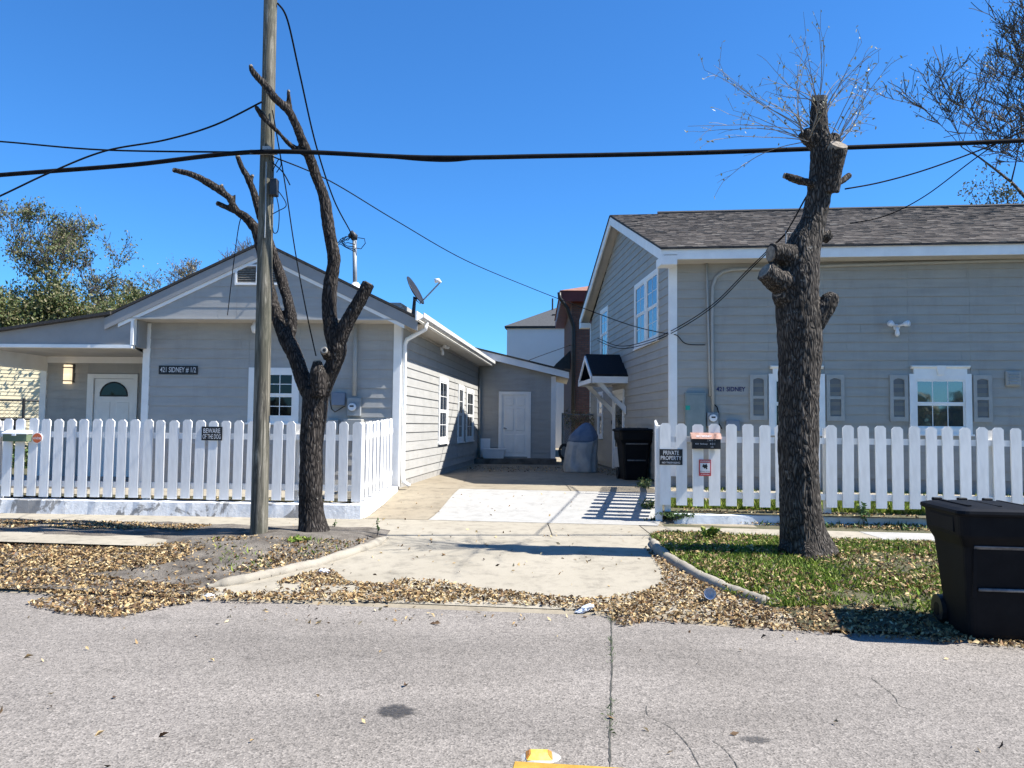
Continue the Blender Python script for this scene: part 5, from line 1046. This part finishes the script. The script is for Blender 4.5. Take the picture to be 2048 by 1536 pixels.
clump(668, 1060, 16, .03, .03, .14, 'weed', 'leafy_weed', 'tiny sprig at the foot of the slender tree', (.03, .05), stems=3)
clump(600, 1085, 130, .12, .10, .06, 'grass', 'grass_tuft', 'small grass tuft between pole and kerb', (.04, .07), stems=10)
clump(1418, 1082, 90, .08, .05, .16, 'grass', 'grass_tuft', 'upright grass tuft in the shade of the big tree', (.08, .13), stems=12)
# ------------------------------------------------------------------ wheelie bins
def rrect(c, ux, uy, hw, hd, r, z, n=4):
    P = []
    for (sx, sy, a0) in ((1, 1, 0), (-1, 1, 90), (-1, -1, 180), (1, -1, 270)):
        for k in range(n+1): a = math.radians(a0+90*k/n); P.append(c+ux*(sx*(hw-r)+r*math.cos(a))+uy*(sy*(hd-r)+r*math.sin(a))+Vector((0, 0, z)))
    return P
def loft(mb, secs):
    b = len(mb.v); n = len(secs[0])
    for s_ in secs: mb.v += [tuple(q) for q in s_]
    for i in range(len(secs)-1):
        for k in range(n): mb.f.append((b+i*n+k, b+i*n+(k+1) % n, b+(i+1)*n+(k+1) % n, b+(i+1)*n+k))
    mb.f.append(tuple(b+k for k in reversed(range(n)))); mb.f.append(tuple(b+(len(secs)-1)*n+k for k in range(n))); return mb
def cart(c, yaw, label, S=1.0):
    c = Vector(c); ux = Vector((math.cos(yaw), math.sin(yaw), 0)); uy = Vector((-math.sin(yaw), math.cos(yaw), 0)); t = thing('wheelie_bin', c, label, 'bin', 'black wheelie bins')
    rr = lambda hw, hd, z, r=.06, dy=0: rrect(c+uy*dy, ux, uy, hw*S, hd*S, r*S, z*S)
    mb = MB(); loft(mb, [rr(.235, .25, .015, .05), rr(.245, .26, .05), rr(.30, .335, .74), rr(.305, .34, .775), rr(.345, .385, .86, .07), rr(.35, .39, .88, .07), rr(.36, .40, 1.035, .07), rr(.372, .412, 1.04, .07), rr(.374, .414, 1.06, .07)]); body = mb.build('body', 'bin', t, smooth=False, bevel=0)
    mb = MB(); loft(mb, [rr(.385, .43, 1.045, .08), rr(.392, .438, 1.062, .08), rr(.388, .434, 1.085, .08), rr(.34, .385, 1.102, .08), rr(.33, .375, 1.098, .08), rr(.22, .26, 1.118, .06)]); lid = mb.build('lid', 'bin', t)
    for sx in (-.24, 0, .24): mb = MB(); mb.box(c+ux*sx*S+Vector((0, 0, 1.115*S))+uy*.0, (.03*S, .56*S, .014*S), Matrix.Rotation(yaw, 3, 'Z')); mb.build('lid_rib', 'bin', lid)
    for sx in (-.22, .0, .22): q = c+ux*sx*S+uy*.43*S+Vector((0, 0, 1.11*S)); mb = MB(); mb.box(q, (.08*S, .05*S, .03*S), Matrix.Rotation(yaw, 3, 'Z')); mb.build('hinge', 'bin', lid, bevel=.006)
    mb = MB(); q = c+uy*.50*S+Vector((0, 0, 1.03*S)); mb.tube([q-ux*.28*S-uy*.1*S, q-ux*.28*S, q+ux*.28*S, q+ux*.28*S-uy*.1*S], .016*S, 8); mb.build('handle', 'bin', t)
    for sx in (-1, 1):
        mb = MB(); q = c+ux*sx*.255*S+uy*.30*S+Vector((0, 0, .13*S)); mb.tube([q-ux*.035*S, q+ux*.035*S], .13*S, 18); w = mb.build('wheel', 'black', t); mb = MB(); mb.tube([q-ux*.037*S, q+ux*.037*S], .06*S, 12); mb.build('hub', 'bin', w)
    f = lambda x, d, z: c+ux*x*S-uy*d*S+Vector((0, 0, z*S))
    # front lifting pocket: bars, shelf and side cheeks
    mb = MB(); mb.tube([f(-.20, .318, .43), f(.20, .318, .43)], .014*S, 8); mb.build('lift_bar', 'bin_worn', t, smooth=True)
    mb = MB(); mb.hexa([f(-.24, .34, .765), f(.24, .34, .765), f(.24, .36, .785), f(-.24, .36, .785), f(-.24, .33, .80), f(.24, .33, .80), f(.24, .36, .792), f(-.24, .36, .792)]); mb.build('lift_ledge', 'bin_worn', t)
    for sx in (-1, 1): mb = MB(); mb.hexa([f(sx*.215, .29, .36), f(sx*.245, .29, .36), f(sx*.245, .318, .36), f(sx*.215, .318, .36), f(sx*.215, .32, .765), f(sx*.245, .32, .765), f(sx*.245, .352, .765), f(sx*.215, .352, .765)]); mb.build('lift_cheek', 'bin', t)
    for sx in (-1, 1): mb = MB(); mb.box(c+ux*sx*.357*S+Vector((0, 0, .955*S)), (.012*S, .5*S, .13*S), Matrix.Rotation(yaw, 3, 'Z')); mb.build('side_panel', 'bin', t, bevel=.004)
    return t
bc = gp(1990, 1262, .02); cart((3.86, 6.40, .010), math.radians(-7), 'large black wheelie bin standing at the road edge by the lawn', .935)
cart((2.72, 17.45, .462), math.radians(4), 'black wheelie bin behind the fence corner on the driveway', 1.03)
# ------------------------------------------------------------------ covered grill
gc = Vector((1.80, 20.1, .47)); G = thing('covered_grill', gc, 'barbecue under a blue and grey fabric cover on driveway', 'grill')
def cover(z0, z1, mat, name):
    secs = []; n = 44
    prof = [(0, .41, .36), (.12, .42, .36), (.45, .40, .33), (.75, .385, .32), (.92, .36, .29), (1.05, .28, .22), (1.16, .18, .14), (1.245, .09, .07), (1.262, .03, .03)]
    zs = [z0+(z1-z0)*i/22 for i in range(23)]
    for z in zs:
        for (a, b) in zip(prof[:-1], prof[1:]):
            if a[0] <= z <= b[0]: f = (z-a[0])/(b[0]-a[0]); hw, hd = a[1]+(b[1]-a[1])*f, a[2]+(b[2]-a[2])*f; break
        ring = []
        for k in range(n):
            an = 2*math.pi*k/n; e = 2.6; cx = math.copysign(abs(math.cos(an))**(2/e), math.cos(an)); cy = math.copysign(abs(math.sin(an))**(2/e), math.sin(an))
            fo = 1+.055*(1.25-z)*math.sin(9*an+4*mnoise.noise(Vector((an, z*1.5, 2)))+z*1.5)+.16*(1-.45*z)*mnoise.noise(Vector((math.cos(an)*3.4, math.sin(an)*3.4, z*1.3)))+.09*mnoise.noise(Vector((math.cos(an)*7, math.sin(an)*7, z*3)))
            ring.append(gc+Vector((cx*hw*fo+.10*z*z-.02, cy*hd*fo, z+(.06*math.sin(an*2+1)+.08*cx if abs(z-.797) < .01 else 0))))
        secs.append(ring)
    mb = MB(); loft(mb, secs); mb.build(name, mat, G, smooth=True)
cover(.0, .80, 'tarp_grey', 'skirt'); cover(.795, 1.262, 'tarp_blue', 'hood')
# chain link gate behind the grill with vines
def chainlink(p, q, z0, z1, label, postmat, step=.06, nm='chain_link_fence', posts=(0, 1)):
    p, q = Vector(p), Vector(q); d = q-p; L = d.length; u = d/L; t = thing(nm, (p.x, p.y, z0), label, 'fence')
    for f in posts: mb = MB(); c = p+d*f; mb.tube([(c.x, c.y, z0-.1), (c.x, c.y, z1+.06)], .035, 10); mb.build('post', postmat, t)
    for z in (z1, z0+(z1-z0)*.72) if nm == 'chain_link_fence' else (z1,): mb = MB(); mb.tube([(p.x, p.y, z), (q.x, q.y, z)], .024, 8); mb.build('rail', postmat, t)
    mb = MB(); H = z1-z0; r = .0035; nn = Vector((u.y, -u.x))
    k = -H
    while k < L:
        for sg in (1, -1):
            a0 = k if sg > 0 else k+H; a1 = a0+sg*H
            lo_, hi_ = 0.0, 1.0
            for (lim, s_) in ((0, 1), (L, -1)):
                pass
            f0 = 0.0; f1 = 1.0
            if sg > 0: f0 = max(0, (0-a0)/H); f1 = min(1, (L-a0)/H)
            else: f0 = max(0, (a0-L)/H); f1 = min(1, a0/H)
            if f1-f0 > .02:
                A_ = p+u*(a0+sg*H*f0); B_ = p+u*(a0+sg*H*f1); za, zb = z0+H*f0, z0+H*f1
                mb.tube([(A_.x+nn.x*r*sg, A_.y+nn.y*r*sg, za), (B_.x+nn.x*r*sg, B_.y+nn.y*r*sg, zb)], r, 3, cap=False)
        k += step*1.4
    mb.build('wire_mesh', postmat, t, kind='stuff'); return t
g0 = AF.P(aw+.25, 0, -.8); chainlink((g0.x, g0.y), (2.62, 24.6), .45, 2.0, 'grey chain link gate with dry vines behind the covered grill', 'grey_metal', nm='chain_link_gate')
P = [(R.uniform(g0.x, 2.6), 24.5+R.uniform(-.2, .2), R.gauss(1.85, .16)) for _ in range(500)]; P += [(R.uniform(g0.x+.4, 2.6), 24.6, R.uniform(.9, 1.9)) for _ in range(500)]
leaf_mesh('dry_vine', 'pale_leaf', P, (.05, .11), (.2, .5), 1.0, label='tangle of dry vine along the chain link gate', cat='vine')
hs = AF.P(aw+.28, 0, .55); HR = thing('hose_reel', (hs.x, hs.y, .46), 'garden hose coiled on a stand beside the addition corner', 'hose')
for k in range(3): mb = MB(); mb.tube([(hs.x+.0+.16*math.cos(j*.45)*(1-.12*k), hs.y-.03*k, .85+.24*math.sin(j*.45)*(1-.12*k)) for j in range(15)], .016, 6); mb.build('hose_coil', 'black', HR)
mb = MB(); mb.tube([(hs.x, hs.y+.05, .44), (hs.x, hs.y+.05, 1.5)], .02, 6); mb.tube([(hs.x-.12, hs.y+.05, .46), (hs.x+.12, hs.y+.05, .46)], .02, 6); mb.build('stand', 'grey_metal', HR)
# left black chain link and cream house far left
cl0 = atY(-160, 850, 19.0); cl1 = atY(96, 850, 20.6); chainlink((cl0.x, cl0.y), (cl1.x, cl1.y), .42, atY(40, 801, 20.2)[2], 'black chain link fence beyond the porch', 'black', .08, posts=(0, .4, .79, 1))
P = [(R.uniform(cl0.x, cl1.x), R.uniform(19.5, 21.5), .42+abs(R.gauss(0, .35))) for _ in range(2600)]; leaf_mesh('hedge', 'ivy', P, (.08, .14), (.4, .7), .8, label='low green hedge behind the black chain link fence', cat='hedge')
YF = Fr((atY(-260, 850, 30).x, 30), (1, .5)); CH = thing('cream_house', YF.P(3, 0, -2), 'cream siding house beyond the left porch', 'house')
yw = fbox(YF, 'wall', 'yellow_house', CH, 0, 9, .2, 5.2, -6, 0)
mb = MB()
for k in range(32): z = .4+k*.15; mb.hexa([YF.P(0, z, 0), YF.P(9, z, 0), YF.P(9, z, .022), YF.P(0, z, .022), YF.P(0, z+.148, 0), YF.P(9, z+.148, 0), YF.P(9, z+.148, .004), YF.P(0, z+.148, .004)])
mb.build('siding', 'yellow_house', yw, kind='stuff')
fbox(YF, 'window', 'glass', CH, 4.2, 5.0, 1.1, 1.75, .0, .05); mb = MB(); YF.poly(mb, [(-.3, 5.1), (9.3, 5.1), (9.3, 5.3), (-.3, 5.3)], -6, .4); mb.build('eave', 'porch_grey', CH)
mb = MB(); mb.hexa([YF.P(-.3, 5.3, .4), YF.P(9.3, 5.3, .4), YF.P(9.3, 5.3, -6.4), YF.P(-.3, 5.3, -6.4), YF.P(2.5, 6.0, -2.4), YF.P(6.5, 6.0, -2.4), YF.P(6.5, 6.0, -3.6), YF.P(2.5, 6.0, -3.6)]); mb.build('roof', 'roof_dark', CH)
# ------------------------------------------------------------------ buildings behind
BX = atY(1142, 850, 31); BF = Fr((BX.x, BX.y), (1, -.03)); BB = thing('brick_building', BF.P(3, 0, -3), 'brown brick building with red eave behind the tall house', 'building')
zb = atY(1142, 600, 31)[2]; fbox(BF, 'wall', 'brick', BB, 0, 9, .2, zb, -8, 0)
mb = MB(); BF.box(mb, -.45, 9.3, zb-.12, zb+.30, -8.3, .45); mb.build('eave', 'rust_red', BB)
mb = MB(); mb.hexa([BF.P(-.5, zb+.3, .5), BF.P(9.4, zb+.3, .5), BF.P(9.4, zb+.3, -8.5), BF.P(-.5, zb+.3, -8.5), BF.P(3.6, zb+1.6, -3.4), BF.P(5.4, zb+1.6, -3.4), BF.P(5.4, zb+1.6, -4.6), BF.P(3.6, zb+1.6, -4.6)]); mb.build('roof', 'roof_red', BB)
mb = MB(); mb.tube([BF.P(-.52, zb+.22, .5), BF.P(-.50, zb+.0, .5), BF.P(-.40, zb-.12, .45), BF.P(-.2, zb-.35, .3), BF.P(.06, zb-1.05, .1), BF.P(.08, zb-1.4, .09), BF.P(.08, .4, .09)], .075, 8); mb.build('downspout', 'black', BB, smooth=True)
mb = MB(); mb.hexa([BF.P(-.02, 3.95, -.6), BF.P(-.02, 3.95, -1.9), BF.P(-.75, 3.95, -1.9), BF.P(-.75, 3.95, -.6), BF.P(-.02, 4.7, -.6), BF.P(-.02, 4.7, -1.9), BF.P(-.6, 4.15, -1.9), BF.P(-.6, 4.15, -.6)]); mb.build('awning', 'black', BB)
SX = atY(1012, 850, 44); SF = Fr((SX.x, SX.y), (1, -.12)); WB_ = thing('white_building', SF.P(4, 0, -4), 'plain white stucco building with grey hipped roof', 'building'); zs = SF.sz(1012, 657)[1]
fbox(SF, 'wall', 'stucco', WB_, 0, 12, .2, zs, -12, 0); mb = MB(); SF.box(mb, -.12, 12.1, zs, zs+.12, -12.1, .12); mb.build('eave', 'black', WB_)
mb = MB(); mb.hexa([SF.P(-.15, zs+.12, .15), SF.P(12.2, zs+.12, .15), SF.P(12.2, zs+.12, -12.2), SF.P(-.15, zs+.12, -12.2), SF.P(5.2, zs+2.9, -5.2), SF.P(6.8, zs+2.9, -5.2), SF.P(6.8, zs+2.9, -6.8), SF.P(5.2, zs+2.9, -6.8)]); mb.build('roof', 'roof_grey', WB_)
for px_, py_ in ((1108, 631), (1116, 630)): q = atY(px_, py_, 45.2); mb = MB(); mb.box(q, (.22, .3, .12)); mb.build('roof_vent', 'black', WB_)
q = atY(1105, 612, 46); mb = MB(); mb.tube([q+Vector((0, 0, -.8)), q+Vector((0, 0, .45))], .05, 6); mb.build('vent_pipe', 'dark_metal', WB_)
# ------------------------------------------------------------------ background trees
def tree(px, Y, ztop, spread, label, seed, leafmat=None, nleaf=6000, ll=(.08, .16), lean=(0, 0), levels=4, trunk_r=.2, first=.25, fork=4, lowleaf=1.0, name='tree', upbias=.35, group=None, zmin=0, rmin=.011):
    rg = random.Random(seed); base = atY(px, 850, Y); base = Vector((base.x, Y, .1)); t = thing(name, base, label, 'tree', group); H = ztop-.1
    tb, tw, tips = MB(), MB(), []
    def grow(p, d, L, r, lev):
        n = 5 if lev < 2 else 4; P = [p]; rs_ = [r]; dd = d.copy(); kids = []
        for i in range(n):
            dd = (dd+Vector((rg.gauss(0, .16), rg.gauss(0, .16), rg.gauss(.03, .10)))).normalized(); p = p+dd*(L/n); P.append(p); rs_.append(r*(1-.75*(i+1)/n)); kids.append((p.copy(), dd.copy()))
        (tb if lev < 1 else tw).tube(P, [max(rmin, q) for q in rs_], 8 if lev < 1 else (5 if lev < 2 else 3), cap=False)
        if lev >= 2: tips.extend(P[1:])
        if lev < levels:
            m_ = fork+(3 if lev == 0 else 0)+(1 if lev >= 2 else 0)
            for j in range(m_):
                f = first+(1-first)*(j+rg.random())/m_ if lev == 0 else rg.uniform(.25, 1.0); k = min(n-1, int(f*n)); q, qd = kids[k]
                az = rg.uniform(0, 2*math.pi); side = Vector((math.cos(az), math.sin(az), rg.uniform(-.1, .5)+upbias)).normalized(); nd_ = (qd*.55+side*.85).normalized()
                L2 = (spread*(1.1-.55*f) if lev == 0 else L*rg.uniform(.45, .72)); grow(q, nd_, L2, max(.008, rs_[k+1]*.62 if lev else r*(1-.6*f)*.5), lev+1)
    grow(base, Vector((lean[0], lean[1], 1)).normalized(), H*.82, trunk_r, 0)
    tb.build('trunk', 'twig', t, smooth=True); tw.build('branches', 'twig', t)
    if leafmat:
        P = []; tips_ = [q for q in tips if q.z > zmin]
        for _ in range(nleaf): q = tips_[int(rg.random()*len(tips_))]; s_ = .05*spread; P.append((q.x+rg.gauss(0, s_), q.y+rg.gauss(0, s_), q.z+rg.gauss(0, s_*.8)))
        leaf_mesh('crown', leafmat, P, ll, (.4, .65), 1.0, parent=t, loc=base, kind=None)
    return t
def dense(px, Y, zc_, rx, rz, label, seed, mat, n, ll=(.10, .2), group=None):
    rg = random.Random(seed); b = atY(px, 850, Y); base = Vector((b.x, Y, .1)); t = thing('evergreen_tree', base, label, 'tree', group); P = []
    mb = MB(); blobs = []
    mb.tube([base, base+Vector((.1, 0, zc_*.6)), base+Vector((0, 0, zc_))], [.16, .11, .05], 8)
    for k in range(26): 
        c = base+Vector((rg.gauss(0, rx*.48), rg.gauss(0, rx*.4), zc_+rg.gauss(0, rz*.5))); blobs.append((c, rg.uniform(.22, .48)*rx)); mb.tube([base+Vector((0, 0, zc_*.6)), (base+Vector((0, 0, zc_*.6))).lerp(c, .6)+Vector((0, 0, .2)), c], [.05, .03, .012], 5)
    mb.build('trunk', 'twig', t)
    for _ in range(n):
        c, r = blobs[int(rg.random()*len(blobs))]; v = Vector((rg.gauss(0, 1), rg.gauss(0, 1), rg.gauss(0, .75))).normalized()*r*rg.random()**.4; P.append((c.x+v.x, c.y+v.y, c.z+v.z))
    leaf_mesh('crown', mat, P, ll, (.4, .65), 1.0, parent=t, loc=base, kind=None); return t
tree(285, 36, 10.6, 3.3, 'tall thinly leaved oak rising behind the porch roof', 5, 'dull_leaf', 7000, (.09, .17), (-.02, 0), 4, .26, .48, 5, name='oak_tree')
tree(70, 39, 8.8, 2.6, 'sparse grey tree left of the tall oak', 8, 'pale_leaf', 4500, (.09, .16), (0, 0), 4, .17, .35, 4)
tree(305, 38, 9.3, 3.0, 'small bare twiggy tree between oak and gable', 9, 'pale_leaf', 2600, (.08, .14), (.06, 0), 4, .14, .35, 4)
dense(20, 33, 6.0, 2.2, 1.1, 'dark bushy evergreen at the porch roof end', 1, 'dull_leaf', 7000); dense(140, 34, 6.2, 2.3, 1.1, 'dark bushy evergreen below the tall oak', 2, 'dull_leaf', 7500); dense(262, 35, 6.3, 1.9, .9, 'dark bushy evergreen near the gable rake', 3, 'dull_leaf', 6000)
tree(575, 42, 12.2, 2.9, 'bare winter tree showing above the gable beside pole', 12, None, 0, levels=4, trunk_r=.15, first=.4, fork=5, upbias=.6)
tree(445, 44, 10.9, 2.6, 'bare winter tree peeking over the left gable slope', 14, 'pale_leaf', 900, (.08, .14), levels=4, trunk_r=.13, first=.45, fork=4, upbias=.6)
tree(690, 43, 9.6, 2.6, 'low bare winter tree behind the right gable slope', 15, None, 0, levels=4, trunk_r=.12, first=.4, fork=4, upbias=.6)
tree(1975, 30, 18.0, 4.6, 'bare drooping tree rising behind the shingled roof', 24, 'pale_leaf', 1100, (.08, .13), (-.10, 0), 4, .22, .56, 6, upbias=.12, rmin=.017)
tree(2075, 31, 22.5, 5.4, 'tall pale leaved tree behind the shingled roof', 31, 'oak_leaf', 5200, (.09, .15), (-.06, 0), 4, .28, .5, 6, upbias=.45, rmin=.015)
dense(2035, 33, 11.0, 1.7, 1.1, 'leafy lower tree behind the far end of shingled roof', 6, 'oak_leaf', 1700, (.10, .18))
# shoots on the topped tree
mb = MB(); LP = []; LD = []
def shoot(p, d, L, bend, dens):
    P = [p]; dd = d.normalized(); n = 9
    for i in range(n):
        dd = (dd+Vector((bend*.12+R.gauss(0, .05), R.gauss(0, .06), -.05*abs(bend)+R.gauss(0, .05)))).normalized(); p = p+dd*(L/n); P.append(p)
        if i > 2 and R.random() < .8:
            sd = (dd+Vector((R.gauss(0, .7), R.gauss(0, .7), R.gauss(0, .5)))).normalized(); e = p+sd*L*R.uniform(.12, .26); mb.tube([p, p.lerp(e, .5)+Vector((0, 0, .01)), e], [.003, .0025, .002], 3, cap=False)
            for _ in range(int(dens*R.uniform(.5, 1.5))): c = p.lerp(e, R.choice((.5, .75, 1.0, 1.0))); LP.append((c.x+R.gauss(0, .012), c.y+R.gauss(0, .012), c.z+R.gauss(0, .012)))
        for _ in range(int(dens*R.random()*.7)) if i > 1 else (): LP.append((p.x+R.gauss(0, .025), p.y+R.gauss(0, .025), p.z+R.gauss(0, .025)))
    mb.tube(P, [.005*(1-.8*i/n)+.0012 for i in range(n+1)], 4, cap=False)
src = [(1612, 265, 20), (1632, 240, 8), (1672, 275, 12), (1650, 215, 7)]
for (px, py, k) in src:
    for _ in range(k):
        p = atY(px+R.uniform(-10, 10), py+R.uniform(-14, 22), 9.03+R.uniform(-.12, .12))
        if px < 1630: d = Vector((R.uniform(-1.0, .15), R.gauss(0, .4), R.uniform(.05, 1.0))); L = R.uniform(.5, 1.45)
        elif px > 1650: d = Vector((R.uniform(.0, .8), R.gauss(0, .4), R.uniform(.3, 1.0))); L = R.uniform(.4, 1.0)
        else: d = Vector((R.uniform(-.9, .9), R.gauss(0, .4), R.uniform(.4, 1.0))); L = R.uniform(.5, 1.2)
        shoot(p, d, L, R.uniform(-.9, .9), 2.6)
shoot(atY(1612, 280, 9.02), Vector((-1, 0, .25)), 1.15, -.8, 3); shoot(atY(1600, 250, 9.02), Vector((-1, 0, .75)), 1.35, -.1, 4); shoot(atY(1640, 200, 9.02), Vector((.02, 0, 1)), .85, 0, 2)
sh_ = mb.build('shoots', 'shoot_bark', RT_); leaf_mesh('shoot_leaves', 'oak_leaf', LP[::2], (.035, .06), (.34, .55), 1.0, parent=RT_, loc=wl(RT_), kind='stuff')
# added unseen trees across the street, shaped to darken the window pane reflections
P = []
for k in range(16):
    cx = -34+k*4.6+R.uniform(-1, 1); cz = R.uniform(.6, 2.2); cy = -26+R.uniform(-2, 2); rr_ = R.uniform(1.4, 2.6)
    for _ in range(900): v = Vector((R.gauss(0, 1), R.gauss(0, 1), R.gauss(0, 1))).normalized()*rr_*R.random()**.35; P.append((cx+v.x, cy+v.y, max(.1, cz+v.z*1.1)))
leaf_mesh('added_tree_line', 'dull_leaf', P, (.5, .9), (.5, .8), 1.0, label='line of trees across the street mirrored in the window panes', cat='trees')
